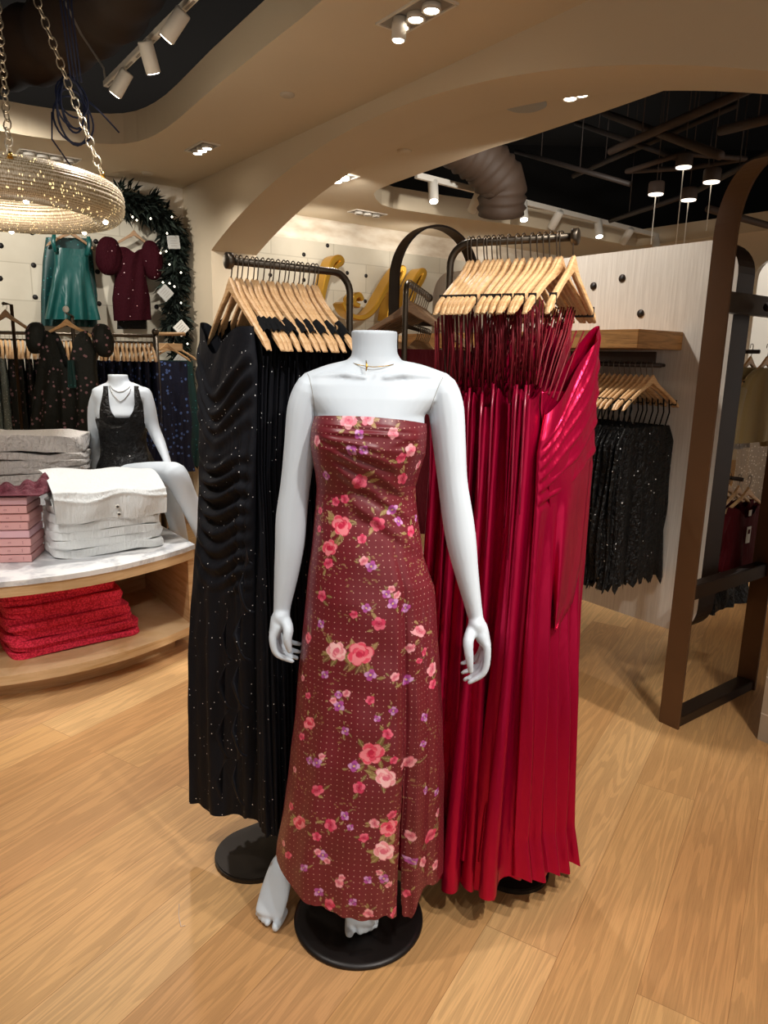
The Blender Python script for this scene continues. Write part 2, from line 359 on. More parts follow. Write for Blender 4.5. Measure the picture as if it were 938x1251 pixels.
# arch wall
R0 = 6.8; s0, s1, cr_ = .63, 5.86, 2.88; sc_ = (s0+s1)/2
def archz(s): return cr_-(R0-math.sqrt(R0*R0-(s-sc_)**2))
poly = [(0, 0), (s0, 0)]+[(s, archz(s)) for s in np.linspace(s0, s1, 49)]+[(s1, 0), (9, 0), (9, 2.985), (0, 2.985)]
m = MB()
nA = 49; ss = np.linspace(s0, s1, nA)
for off, fl in ((0, 0), (.45, 1)):
    o_ = CN+U*off
    P = lambda s, z: o_-V*s+Z*z
    m.add([P(0, 0), P(s0, 0), P(s0, archz(s0)), P(s0, 2.985), P(0, 2.985)], [(0, 1, 2, 3, 4)], 0, False)
    m.add([P(s1, 0), P(9, 0), P(9, 2.985), P(s1, 2.985), P(s1, archz(s1))], [(0, 1, 2, 3, 4)], 0, False)
    vv = [P(s, archz(s)) for s in ss]+[P(s, 2.985) for s in ss]
    m.add(vv, [(i, i+1, nA+i+1, nA+i) for i in range(nA-1)], 0, False)
vv = [CN-V*s+Z*archz(s) for s in ss]+[CN+U*.45-V*s+Z*archz(s) for s in ss]
m.add(vv, [(i, i+1, nA+i+1, nA+i) for i in range(nA-1)], 0, True)
for s in (s0, s1):
    m.add([CN-V*s, CN-V*s+U*.45, CN-V*s+U*.45+Z*archz(s), CN-V*s+Z*archz(s)], [(0, 1, 2, 3)], 0, False)
struct(m.build('wall_arch', 'plaster'))
# tiled pier on the right jamb
m = MB(); m.box(CN-V*(s1+1.6)+U*.21+Z*1.17, (.50, 3.2, 2.34), [U, V, Z]); o = m.build('wall_pier', 'wall_tile')
uvl = o.data.uv_layers.new(name='UVMap')
for lp in o.data.loops:
    p = np.array(o.data.vertices[lp.vertex_index].co); q = p-(CN-V*(s1)); uvl.data[lp.index].uv = (-q.dot(V)+q.dot(U)+.062, p[2]+.04)
struct(o)
m = MB(); m.box(CN+U*8.3-V*4+Z*1.5, (.1, 10, 3.0), [U, V, Z]); struct(m.build('wall_far_right', 'plaster'))
m = MB(); m.box(CN-U*6.05-V*4+Z*1.5, (.1, 10, 3.0), [U, V, Z]); struct(m.build('wall_far_left', 'plaster'))
# ================================================================== CEILING FITTINGS
def downlight(px_, py_, z, n, label, tilt=None, w=.12, glow='lamp_glow'):
    p = flo(px_, py_, z); t = thing('recessed_light', label, 'light', p)
    A = -V if tilt is None else tilt; B = np.array([A[1], -A[0], 0]); L = w*n+.05; W = w+.05; e = .012
    m = MB()
    for sgn in (-1, 1):
        m.box(p+A*sgn*(L/2)-Z*.004, (e, W+e, .01), [A, B, Z]); m.box(p+B*sgn*(W/2)-Z*.004, (L, e, .01), [A, B, Z])
    m.build('trim_frame', 'white_metal', t)
    m = MB(); m.box(p-Z*.001, (L-.012, W-.012, .004), [A, B, Z]); m.build('housing', 'grey_metal', t)
    for i in range(n):
        q = p+A*((i-(n-1)/2)*w)
        m = MB(); m.lathe(q, [(.042, -.004), (.044, -.03), (.036, -.03), (.030, -.018)], 20); m.build('lamp_ring', 'white_metal', t)
        m = MB(); m.lathe(q, [(.028, -.020), (.033, -.024), (.030, -.029), (.01, -.031)], 16); m.build('lamp', glow, t)
    return t, p
tl, pp = downlight(508, 16, 2.98, 3, 'recessed triple downlight in the front ceiling nearest the camera', w=.11)
m = MB(); q = pp-(-V)*.11*1.0; q = flo(489, 20, 2.98); m.cyl(q-Z*.005, q-Z*.095+V*.01, .032, .034, 20); o = m.build('lowered_lamp_head', 'white_metal', tl)
m = MB(); m.cyl(q-Z*.094+V*.01, q-Z*.1+V*.01, .028, .024, 16); m.build('lowered_lamp', 'lamp_glow', tl)
downlight(247, 180, 2.98, 3, 'small recessed triple downlight near the rounded ceiling opening', w=.09)
downlight(416, 217, 2.9, 2, 'recessed double downlight above the black dress rack, beyond the arch', w=.12)
downlight(704, 112, 2.9, 2, 'recessed double downlight right of the round ceiling speaker', w=.08)
downlight(60, 190, 2.98, 4, 'dim four-lamp recessed downlight above the beaded chandelier', tilt=U, w=.10, glow='grey_metal')
downlight(449, 260, 2.9, 3, 'dim recessed downlight row in front of the lit cove', tilt=U, w=.11, glow='grey_metal')
def disc(px_, py_, z, r, name, label, cat, mat, holes=True):
    p = flo(px_, py_, z); m = MB(); m.lathe(p, [(r, 0), (r, -.006), (r*.9, -.013), (r*.55, -.016), (.004, -.017)], 36)
    if holes: m.lathe(p, [(r*1.06, 0), (r*1.06, -.005), (r, -.006)], 36)
    return tag(m.build(name, mat, origin=p), label, cat)
disc(642, 128, 2.9, .115, 'ceiling_speaker', 'round grey ceiling speaker beside the dark opening', 'speaker', 'paper_grey')
disc(351, 115, 2.98, .042, 'smoke_detector', 'small round cover disc on the front ceiling', 'smoke detector', 'plaster_grey')
disc(494, 184, 2.9, .05, 'sprinkler_cover', 'small round sprinkler cover under the air slot', 'sprinkler', 'plaster')
disc(180, 211, 2.98, .05, 'sprinkler_cover', 'small round sprinkler cover above the garland', 'sprinkler', 'plaster_grey')
a, b = flo(494, 171, 2.9), flo(566, 143, 2.9); m = MB(); d = nrm(b-a); e = np.array([d[1], -d[0], 0])
m.box((a+b)/2-Z*.002, (np.linalg.norm(b-a), .022, .004), [d, e, Z], mi=1)
for sg in (-1, 1): m.box((a+b)/2-Z*.004+e*sg*.014, (np.linalg.norm(b-a)+.02, .005, .008), [d, e, Z])
tag(m.build('slot_diffuser', ['plaster', 'black_rubber'], origin=(a+b)/2), 'long thin black air slot in the ceiling beyond the arch', 'air vent')
def spot_head(t, q, d, L=.15, r=.04, name='spotlight_head', mat='white_metal'):
    d = nrm(d); m = MB(); m.cyl(q+Z*.06, q, .009, .009, 10); m.tube([q-d*L*.3, q-d*(L*.3-.006), q+d*L*.68, q+d*L*.7], [r*.9, r, r, r*.96], 24, mat and 0)
    h = m.build(name, mat, t); m = MB(); m.cyl(q+d*(L*.7-.002), q+d*(L*.7+.003), r*.82, r*.78, 20); m.build('lens', 'lamp_glow', h); return q+d*(L*.72), d
LP = []
# left track
za = 3.12; A0, A1 = flo(129, 103, za), flo(232, 1, za); dr = nrm(A1-A0); A1 = A0+dr*1.7; t = thing('track_light', 'white ceiling track with three cylinder spotlights in the left opening', 'track light', A0)
m = MB(); m.box((A0+A1)/2, (1.7, .035, .035), [dr, np.cross(Z, dr), Z], .003)
for f_ in np.linspace(.06, .94, 9): m.box(A0+dr*1.7*f_-Z*.018, (.11, .012, .004), [dr, np.cross(Z, dr), Z], mi=1)
m.build('track', ['white_metal', 'grey_metal'], t)
for x, y, dd in ((151, 96, (-.42, .1, -.55)), (180, 62, (.15, .5, -1)), (218, 24, (-.5, .15, -.55))):
    q = flo(x, y, za-.085); LP.append((spot_head(t, q, dd)))
m = MB(); e_ = A0; m.tube([e_+Z*.02, e_+Z*.10-dr*.02, e_+Z*.3-dr*.12-U*.1, e_+Z*.6-U*.42-V*.2, e_+Z*1.1-U*.5-V*.4], .007, 8); m.build('power_cable', 'grey_metal', t)
# right track
za = 3.0; A0, A1 = flo(508, 214, za), flo(812, 290, za); dr = nrm(A1-A0); A1 = A1+dr*1.2; L = np.linalg.norm(A1-A0)
t = thing('track_light', 'long white ceiling track with spotlights in the far right opening', 'track light', A0)
m = MB(); m.box((A0+A1)/2, (L, .04, .05), [dr, np.cross(Z, dr), Z], .003); m.build('track', 'white_metal', t)
for x, y, lit in ((529, 231, 1), (583, 244, 0), (639, 254, 1), (681, 266, 0), (731, 274, 1), (768, 285, 0), (801, 290, 1)):
    q = onpl(x, y-2, A0, dr); q[2] = min(q[2], za-.05)
    LP.append(spot_head(t, q, (.05, -.45, -1) if lit else (-.35, .75, -.9), .2, .045))
# ducts, pipes, cables in the black void
m = MB(); P = [at(560, 175, 6.6), at(590, 195, 6.7), at(614, 225, 6.8), at(612, 262, 6.9)]
P = [np.array([p[0], p[1], p[2]]) for p in P]; Q = []; 
for i in range(28):
    f_ = i/27*3; j = min(int(f_), 2); w_ = f_-j; Q.append(P[j]*(1-w_)+P[j+1]*w_)
Q[0:0] = [P[0]+(P[0]-P[1])*(3-k_)*.7 for k_ in range(3)]
m.tube(Q, [.21+.014*math.sin(i*2.3) for i in range(len(Q))], 24); tag(m.build('flexible_duct', 'duct', origin=Q[0]), 'wrinkled brown flexible air duct above the far spotlight track', 'duct')
m = MB(); Q = [np.array(p) for p in ((-3.9, 6.1, 3.62), (-3.2, 6.0, 3.6), (-2.5, 5.75, 3.62), (-1.9, 5.3, 3.7), (-1.4, 4.6, 3.75), (-1.0, 3.8, 3.8))]
Q2 = []
for i in range(40):
    f_ = i/39*5; j = min(int(f_), 4); w_ = f_-j; Q2.append(Q[j]*(1-w_)+Q[j+1]*w_)
m.tube(Q2, [.25+.015*math.sin(i*1.9) for i in range(40)], 28); tag(m.build('flexible_duct', 'duct', origin=Q[0]), 'big dark brown duct above the left ceiling opening', 'duct')
def pipe(a, b, r, mat='dark_pipe', label='', extra=None, name='ceiling_pipe'):
    m = MB(); pts = [a]+(extra or [])+[b]; m.tube(pts, r, 10)
    for f_ in (.25, .6): q = np.asarray(a)*(1-f_)+np.asarray(b)*f_; m.cyl(q+Z*r, q+Z*(.8), .005, .005, 6)
    return tag(m.build(name, mat, origin=a), label, 'pipe', 'pipes in the dark ceiling void')
for i, (x0, y0, d0, x1, y1, d1) in enumerate([(703, 150, 7.2, 832, 195, 6.0), (738, 138, 6.9, 880, 190, 5.0), (700, 215, 7.5, 900, 128, 5.6), (745, 185, 6.2, 935, 100, 4.9), (630, 185, 7.5, 770, 225, 6.3), (880, 160, 5.2, 960, 140, 4.6), (838, 240, 6.5, 960, 175, 5.0), (865, 255, 6.3, 990, 290, 7.6), (745, 270, 7.7, 850, 235, 6.6)]):
    pipe(at(x0, y0, d0), at(x1, y1, d1), .022+.008*(i % 2), 'rust_pipe' if i % 2 else 'dark_pipe', ['thin pipe crossing the dark ceiling void at upper right'][0])
# open square conduit frame around the pendants
cs = [at(765, 219, 6.2), at(832, 203, 5.9), at(905, 236, 6.0), at(838, 246, 6.3)]
for p in cs: p[2] = cs[0][2]+.06
m = MB(); m.tube(cs, .02, 8, closed=True); tag(m.build('conduit_frame', 'rust_pipe', origin=cs[0]), 'brown conduit frame linking the four disc pendants', 'pipe')
for i, (x, y, D, l, w_) in enumerate([(835, 204, 5.9, 96, 'nearest to the bronze arch top left'), (869, 222, 5.7, 60, 'rightmost'), (801, 237, 6.1, 62, 'leftmost'), (841, 244, 6.2, 60, 'lowest')]):
    p = at(x, y, D); p[2] += .0; t = thing('pendant_light', 'brown disc pendant light in the dark void, '+['topmost of the four', 'rightmost of the four', 'leftmost of the four', 'lowest of the four'][i], 'pendant light', p, group='disc pendants in the ceiling void')
    r = .062
    m = MB(); m.lathe(p, [(.01, .09), (r*.9, .09), (r, .08), (r, .004), (r*.95, 0)], 28); m.build('canopy', 'rust_pipe', t)
    m = MB(); m.lathe(p, [(r*.93, .001), (r*.9, -.008), (.01, -.01)], 28); m.build('diffuser', 'disc_glow', t)
    m = MB(); q = at(x-l*.085, y+l, D); m.cyl(p, [p[0], p[1], q[2]], .004, .004, 8); m.build('stem', 'white_metal', t)
    m = MB(); m.cyl(p+Z*.09, p+Z*(4.65-p[2]), .004, .004, 6); m.build('wire', 'rust_pipe', t)
# blue cable bundle hanging by the chandelier
p = at(88, 120, 4.7); m = MB()
for i in range(7):
    w_ = R.uniform(.07, .14); h_ = R.uniform(.1, .2); ph = R.uniform(0, 2)
    m.tube([p+U*w_*math.sin(a_)+V*.04*math.sin(a_+ph)+Z*(h_*math.cos(a_)-.02*i) for a_ in np.linspace(0, 2*PI, 24)[:-1]], .006, 6, closed=True)
for i in range(4): m.tube([p+U*.02*i+Z*.1, p+U*(.02*i-.03)+Z*.5, p+U*.03*i+Z*1.2], .006, 6)
m.tube([p-U*.12-Z*.1, p-U*.13-Z*.25, p-U*.02-Z*.4], .005, 6)
m.tube([p+U*.1, p+U*.17-Z*.05, p+U*.27-Z*.14], .005, 6)
tag(m.build('cable_bundle', 'blue_cable', origin=p), 'coiled dark blue cables hanging in the left ceiling opening', 'cable')
# ================================================================== CHANDELIER
cc_ = at(-3, 240, 3.5); t = thing('chandelier', 'large gold beaded ring chandelier hung on metal chains', 'chandelier', cc_)
m = MB(); RR, ra, rb = .465, .085, .085; L_ = []
ns = 40; no_ = 160; 
for i in range(no_):
    a_ = 2*PI*i/no_; ca, sa = math.cos(a_), math.sin(a_); L_.append([])
    for j in range(ns*3):
        b_ = 2*PI*j/(ns*3); g = 1+.035*math.cos(b_*ns); rr_ = RR+ra*g*math.copysign(abs(math.cos(b_))**.8, math.cos(b_)); zz = rb*g*math.copysign(abs(math.sin(b_))**.8, math.sin(b_))
        L_[-1].append(cc_+np.array([rr_*ca, rr_*sa, zz]))
m.rings(L_, closed=True)
o = m.build('beaded_ring', 'beads', t); uvl = o.data.uv_layers.new(name='UVMap')
nn = ns*3; lv = np.empty(len(o.data.loops), int); o.data.loops.foreach_get('vertex_index', lv); ii, jj = lv//nn, lv % nn
pol = np.repeat(np.arange(len(o.data.polygons)), 4)
i0 = pol//nn; j0 = pol % nn
u = np.where((ii == 0) & (i0 == no_-1), 1., ii/no_); v_ = np.where((jj == 0) & (j0 == nn-1), 1., jj/nn)
uvl.data.foreach_set('uv', np.stack([u, v_], 1).astype(np.float32).ravel())
def chain(a, b, t, n=None, r=.003, lw=.016, ll=.05):
    a, b = np.asarray(a), np.asarray(b); L = np.linalg.norm(b-a); d = (b-a)/L; n = int(L/(ll*.82)); x_ = nrm(np.cross(d, [0, 1, .2])); y_ = np.cross(d, x_); m = MB()
    for i in range(n):
        c_ = a+d*(i+.5)*L/n; s_ = x_ if i % 2 else y_
        m.tube([c_+s_*lw*math.cos(q)+d*(ll/2)*math.copysign(abs(math.sin(q))**.8, math.sin(q)) for q in np.linspace(0, 2*PI, 13)[:-1]], r, 6, closed=True)
    return m.build('chain', 'chain_metal', t)
hub = at(-42, -150, 3.3); hub = cc_+Z*1.35
for ang_, tgt in ((0, (125, 214)), (1, (12, 190)), (2, None)):
    if tgt: 
        p = at(*tgt, 3.45 if ang_ == 0 else 3.05)
    else: p = cc_+np.array([-.45, .2, .09])
    q = at(45, 0, 3.47)+(at(45, 0, 3.47)-at(125, 214, 3.45))*.75 if ang_ == 0 else (at(0, 40, 3.3)+(at(0, 40, 3.3)-at(12, 190, 3.05))*1.2 if ang_ == 1 else cc_+np.array([-.3, .1, 1.5]))
    o = chain(p, q, t)
    m = MB(); m.cyl(p-Z*.012, p+Z*.014, .012, .008, 12); m.build('chain_anchor', 'gold_fine', t)
for a_ in np.linspace(.2, 2*PI, 8)[:-1]:
    q = cc_+np.array([RR*math.cos(a_), RR*math.sin(a_), -rb*1.0]); 
    m = MB(); m.sphere(q, .012, 10); m.build('bulb', 'tiny_glow', t)
# ================================================================== STANDING MANNEQUIN
DM = 1.6; KX = .00188          # metres per photo pixel at the mannequin
def ap(x, y, D=DM): return at(x, y, D)
def limb(m, pts, rad, n=18, ref=(0, 1, 0)):
    # pts with radii (across, deep); rounded ends, resampled smoothly
    P = np.array(pts, float); Rr = np.array([r if hasattr(r, '__len__') else (r, r) for r in rad], float)
    k_ = len(P); tt = np.linspace(0, k_-1, (k_-1)*5+1)
    def cr(A):
        out = []
        for t_ in tt:
            i = min(int(t_), k_-2); f_ = t_-i; a0 = A[max(i-1, 0)]; a1 = A[i]; a2 = A[i+1]; a3 = A[min(i+2, k_-1)]
            out.append(.5*((2*a1)+(a2-a0)*f_+(2*a0-5*a1+4*a2-a3)*f_**2+(3*a1-a0-3*a2+a3)*f_**3))
        return np.array(out)
    Q = cr(P); q = cr(Rr); L = []
    def ring(c, t_, r):
        a = nrm(np.cross(t_, ref)); b = nrm(np.cross(a, t_))
        return [c+a*math.cos(2*PI*j/n)*r[0]+b*math.sin(2*PI*j/n)*r[1] for j in range(n)]
    T = [nrm(Q[min(i+1, len(Q)-1)]-Q[max(i-1, 0)]) for i in range(len(Q))]
    for g in (.98, .8, .5): L.append(ring(Q[0]-T[0]*g*min(q[0]), T[0], q[0]*math.sqrt(1-g*g)))
    for c_, t_, r in zip(Q, T, q): L.append(ring(c_, t_, r))
    for g in (.5, .8, .98): L.append(ring(Q[-1]+T[-1]*g*min(q[-1]), T[-1], q[-1]*math.sqrt(1-g*g)))
    m.rings(L)
def torso(m, rows, n=40, p=.86):
    # rows: centre xyz, half width, half depth
    L = []
    for c_, a, b in rows:
        L.append([np.asarray(c_)+[a*math.copysign(abs(math.cos(2*PI*j/n))**p, math.cos(2*PI*j/n)), b*math.copysign(abs(math.sin(2*PI*j/n))**p, math.sin(2*PI*j/n)), 0] for j in range(n)])
    m.rings(L)
def finish_body(m, parent, vox=.0035, sm=4, name='body'):
    o = m.build(name, 'white_satin', parent)
    r = o.modifiers.new('r', 'REMESH'); r.mode = 'VOXEL'; r.voxel_size = vox; r.use_smooth_shade = True
    s = o.modifiers.new('s', 'SMOOTH'); s.factor = .5; s.iterations = sm
    return apply_mods(o)
base = flo(438, 1121); base[2] = 0
mq = thing('mannequin', 'white headless standing mannequin in a strapless burgundy floral dress', 'mannequin', base)
m = MB()
def zrow(y, x, hw_px, hd, dy=0): return (ap(x, y)+np.array([0, dy, 0]), hw_px*KX, hd)
rows = [zrow(505, 453, 64, .096, .0), zrow(530, 453, 63, .106, -.008), zrow(552, 452, 61, .104, -.008), zrow(578, 450, 56, .088), zrow(602, 449, 53, .078, .002), zrow(625, 450, 55, .080, .004), zrow(655, 449, 59, .092, .006), zrow(690, 450, 66, .108, .012), zrow(720, 453, 71, .112, .016), zrow(748, 453, 70, .108, .016), zrow(772, 453, 64, .10, .014)]
up = [zrow(430, 458, 26, .046, .02), zrow(438, 458, 30, .052, .02), zrow(446, 457, 42, .060, .02), zrow(453, 457, 62, .066, .02), zrow(460, 457, 80, .073, .018), zrow(470, 456, 87, .08, .012), zrow(485, 455, 80, .088, .006)]
torso(m, up+rows)
# neck with its flat cut
nk0, nk1 = ap(458, 452), ap(457, 404); d_ = nk1-nk0
L = []
for f_, r_ in ((-.3, .060), (.12, .055), (.35, .051), (.6, .0495), (.85, .0505), (1., .0515)):
    c_ = nk0+d_*f_+np.array([0, .012, 0]); L.append([c_+[r_*math.cos(a_), r_*1.0*math.sin(a_), .0] for a_ in np.linspace(0, 2*PI, 33)[:-1]])
m.rings(L)
# bust
for x in (425, 478): m.sphere(ap(x, 541)+[0, -.056, 0], (.056, .054, .058), 20)
# collar bones
for sx, xs in ((-1, (448, 425, 392, 366)), (1, (468, 492, 522, 548))):
    ys = (461, 457, 460, 464); ds = (-.058, -.052, -.03, -.0)
    m.tube([ap(x, y)+[0, d, 0] for x, y, d in zip(xs, ys, ds)], [.005, .007, .007, .006], 10)
for sx, q in ((-1, ((436, 449), (405, 459), (382, 473))), (1, ((480, 450), (510, 459), (537, 474)))):
    limb(m, [ap(*a_)+[0, .012, 0] for a_ in q], [(.020, .036), (.026, .042), (.036, .044)])
# arms
limb(m, [ap(378, 478), ap(372, 500), ap(367, 545), ap(361, 590), ap(356, 632), ap(354, 665), ap(350, 700), ap(345, 738), ap(344, 752)],
     [(.036, .044), (.039, .045), (.037, .042), (.034, .038), (.036, .036), (.0345, .035), (.029, .031), (.021, .025), (.0195, .024)])
limb(m, [ap(541, 478), ap(545, 500), ap(549, 545), ap(553, 590), ap(559, 632), ap(564, 665), ap(570, 700), ap(579, 745), ap(582, 758)],
     [(.036, .044), (.040, .045), (.037, .042), (.034, .038), (.036, .036), (.0345, .035), (.028, .031), (.0195, .025), (.0175, .024)])
def hand(m, W, knk, pip, dip, tip, thumb, sgn):
    # W wrist; fingers fan out in depth behind the index finger
    limb(m, [W, (W*1.3+knk*.7)/2+[0, .014, 0], knk+[0, .022, 0]], [(.020, .025), (.0215, .031), (.0125, .031)])
    for i in range(4):
        dy = .0165*i+.001; s_ = (1, 1.06, 1.0, .86)[i]; v = np.array([0, dy, 0]); wob = np.array([sgn*.0025*i, 0, .002*i])
        P = [knk*.7+W*.3+v, knk+v, knk+(pip-knk)*s_+v+wob, knk+(dip-knk)*s_+v+wob*1.6, knk+(tip-knk)*s_+v+wob*2.4]
        limb(m, P, [.0098, .0098, .009, .008, .0055], 12)
    limb(m, [ap_ for ap_ in thumb], [.014, .013, .0105, .0068], 12)
hand(m, ap(344, 752, 1.588), ap(333, 778, 1.57), ap(335, 793, 1.568), ap(341, 801, 1.568), ap(357, 808, 1.57), [ap(348, 757, 1.585), ap(352, 768, 1.56), ap(351, 782, 1.553), ap(353.5, 795, 1.555)], 1)
hand(m, ap(582, 762, 1.588), ap(595, 792, 1.57), ap(594, 813, 1.568), ap(588, 825, 1.568), ap(573, 834, 1.57), [ap(577, 768, 1.585), ap(572, 783, 1.56), ap(573, 802, 1.553), ap(575, 820, 1.555)], -1)
# legs, hidden by the dress down to the ankles
for pts in ([ap(432, 770), ap(415, 850, 1.61), ap(398, 915, 1.62), ap(380, 975, 1.68), ap(360, 1040, 1.70)], [ap(472, 770), ap(468, 850, 1.60), ap(460, 920, 1.59), ap(450, 1000, 1.62), ap(444, 1078, 1.64)]):
    limb(m, pts, [(.068, .075), (.060, .066), (.045, .050), (.045, .048), (.026, .03)])
def foot(m, ank, toe, r0, side):
    ank = np.asarray(ank); toe = np.asarray(toe); d = toe-ank; h = np.cross(nrm([d[0], d[1], 0]), Z)*side
    limb(m, [ank-[0, -.012, -.03], ank+[0, .004, -.02], ank+d*.3+[0, 0, .022], ank+d*.62+[0, 0, .012], toe-d*.10+[0, 0, .003]], [(.027, .03), (.029, .033), (.032, .027), (.040, .019), (.040, .012)], 18, (0, 0, 1) if abs(d[2]) < .1 else (0, .3, 1))
    for q, w, r_, back in ((-.027, 0, .0135, 0), (-.001, .0, .0105, .003), (.0125, 0, .0100, .009), (.025, 0, .0095, .016), (.036, 0, .0090, .025)):
        b = toe+h*q-nrm([d[0], d[1], 0])*(back+.012); b[2] = toe[2]; f_ = nrm([d[0], d[1], 0])
        limb(m, [b-f_*.03+[0, 0, .004], b-[0, 0, .001], b+f_*(.020 if q < -.02 else .016)-[0, 0, .003]], [(r_*1.1, r_*.9), (r_*1.05, r_*.85), (r_*.85, r_*.7)], 12)
foot(m, [*ap(352, 1058, 1.70)[:2], .115], [*flo(326, 1127, .014)[:2], .016], .03, 1)
foot(m, [*ap(444, 1095, 1.66)[:2], .13], [*flo(440, 1137, .03)[:2], .030], .03, -1)
body = finish_body(m, mq)
# seams where the arms join: fine dark lines
m = MB()
for pts in ([(374, 456), (378, 470), (381, 490), (384, 512)], [(541, 461), (535, 478), (526, 500), (521, 520)]):
    pass
def on_body(x, y, lift=.0004):
    d = Vector(ray(x, y)).normalized(); b_ = BV; h = b_.ray_cast(Vector((0, 0, H)), d); return np.array(h[0]-d*lift) if h[0] is not None else None
from mathutils.bvhtree import BVHTree
BV = BVHTree.FromPolygons([tuple(Vector(v.co)+Vector(base)) for v in body.data.vertices], [tuple(p.vertices) for p in body.data.polygons])
for pts in ([(374, 453), (378, 462), (381, 475), (383, 490), (384, 506), (384, 511)], [(541, 461), (536, 471), (531, 484), (526, 498), (521, 513), (520, 518)]):
    q = []
    for k_ in range(len(pts)-1):
        for f_ in np.linspace(0, 1, 6)[:-1]:
            h = on_body(pts[k_][0]*(1-f_)+pts[k_+1][0]*f_, pts[k_][1]*(1-f_)+pts[k_+1][1]*f_)
            if h is not None and h[1] < 1.75: q.append(h)
    m = MB(); m.tube(q, .0006, 5); m.build('arm_seam', 'grey_metal', mq)
# base
m = MB(); m.lathe(base, [(.005, 0), (.166, 0), (.169, .004), (.167, .010), (.155, .012), (.004, .0125)], 72); m.build('base_plate', 'base_black', mq)
m = MB(); m.cyl(base+[.02, .05, .01], base+[.02, .04, .45], .011, .011, 14); m.build('support_rod', 'steel', mq)
# necklace
m = MB(); nc = ap(457, 440)+[0, .010, 0]; m.tube([nc+[.0575*math.cos(a_), .060*math.sin(a_), .012*math.sin(a_)+.003*abs(math.cos(a_))-.002] for a_ in np.linspace(0, 2*PI, 49)[:-1]], .0009, 6, closed=True)
o = m.build('necklace', 'gold_fine', mq)
m = MB(); q = ap(447, 445, 1.545)+[0, 0, 0]; m.tube([q+[0, 0, .008], q+[.002, -.004, -.004], q+[.0005, -.008, -.014]], [.0008, .0025, .001], 6); m.build('pendant', 'gold_fine', o)
# ---------------------------------------------------------------- the floral dress
Ledge = [(510, 385), (525, 381.5), (541, 380.5), (560, 383.5), (578, 386.5), (596, 388), (620, 386.5), (643, 384), (680, 380), (742, 373), (819, 365.5), (896, 359), (949, 353), (990, 348), (1029, 341), (1060, 338), (1130, 334)]
Redge = [(510, 519), (525, 521.5), (553, 520.5), (575, 514), (593, 508.5), (612, 509), (640, 513), (680, 519), (717, 532), (788, 536.5), (865, 540.5), (949, 542), (1067, 541), (1130, 541)]
NA, NR = 760, 720
th = np.linspace(0, 2*PI, NA, endpoint=False)          # 0 = right, -pi/2 (3pi/2) = front
front = -np.sin(th)                                    # 1 at front
# hem height per angle, expressed as photo rows for the front
fx = np.cos(th)
hemf = np.interp(fx, [-1, -.97, -.9, -.72, -.5, -.2, .1, .3, .42, .5, .58, .66, .72, .85, 1], [1030, 1048, 1062, 1086, 1108, 1117, 1124, 1116, 1121, 1126, 1124, 1100, 1086, 1082, 1068])
hem = np.where(front > 0, hemf, 1050+0*th)
hem = hemf*np.clip(front*3, 0, 1)+(1-np.clip(front*3, 0, 1))*np.where(fx > 0, 1062, 1030)
topr = 509+3*fx+4*fx**2
tr = np.linspace(0, 1, NR)[:, None]
ROW = topr[None, :]*(1-tr)+hem[None, :]*tr             # photo row of each vertex
Lx = np.interp(ROW, [a for a, b in Ledge], [b for a, b in Ledge]); Rx = np.interp(ROW, [a for a, b in Redge], [b for a, b in Redge])
cxp = (Lx+Rx)/2; hwp = (Rx-Lx)/2
hd = np.interp(ROW, [505, 530, 550, 580, 605, 640, 690, 740, 850, 950, 1125], [.106, .124, .124, .108, .094, .100, .122, .134, .145, .160, .185])
cy = np.interp(ROW, [505, 550, 605, 690, 800, 1125], [0, -.014, .002, .014, .02, .03])
ax_ = np.array([ap(0, r)[0] for r in range(480, 1160)]); bx_ = np.array([(ap(900, r)[0]-ap(0, r)[0])/900 for r in range(480, 1160)])
A_ = np.interp(ROW, range(480, 1160), ax_); B_ = np.interp(ROW, range(480, 1160), bx_)
p_ = .92
cs = np.sign(np.cos(th))*np.abs(np.cos(th))**p_; sn = np.sign(np.sin(th))*np.abs(np.sin(th))**p_
X = A_+B_*cxp+B_*hwp*cs[None, :]
Yd = DM+cy+hd*sn[None, :]
_cx, _cy, _cz = (450-CX)/F, -(ROW-CY)/F, -1.
Zc = H+(RM[2, 0]*_cx+RM[2, 1]*_cy+RM[2, 2]*_cz)/(RM[1, 0]*_cx+RM[1, 1]*_cy+RM[1, 2]*_cz)*np.minimum(Yd, 1.6)
# folds: displacement along the outward normal
g = lambda v, c_, w_: np.exp(-((v-c_)/w_)**2)
FX = np.broadcast_to(fx, ROW.shape); T = (ROW-505)/620
fr_ = np.clip(front, 0, 1)[None, :]
D_ = np.zeros_like(ROW)
lo = np.clip((ROW-700)/300, 0, 1)
D_ += lo*(.007*np.sin(th*5+1.2+T*1.5)+.006*np.sin(th*9+T*2.2+.4)+.004*np.sin(th*15+2))*(1-.45*g(FX, -.2, .5))
D_ += fr_*np.clip((ROW-640)/200, 0, 1)*(-.012*g(FX-(.48-.02*T), 0, .035)+.008*g(FX, .36, .07)+.008*g(FX, .62, .06)-.010*g(FX, .80, .04)+.006*g(FX, .92, .05))
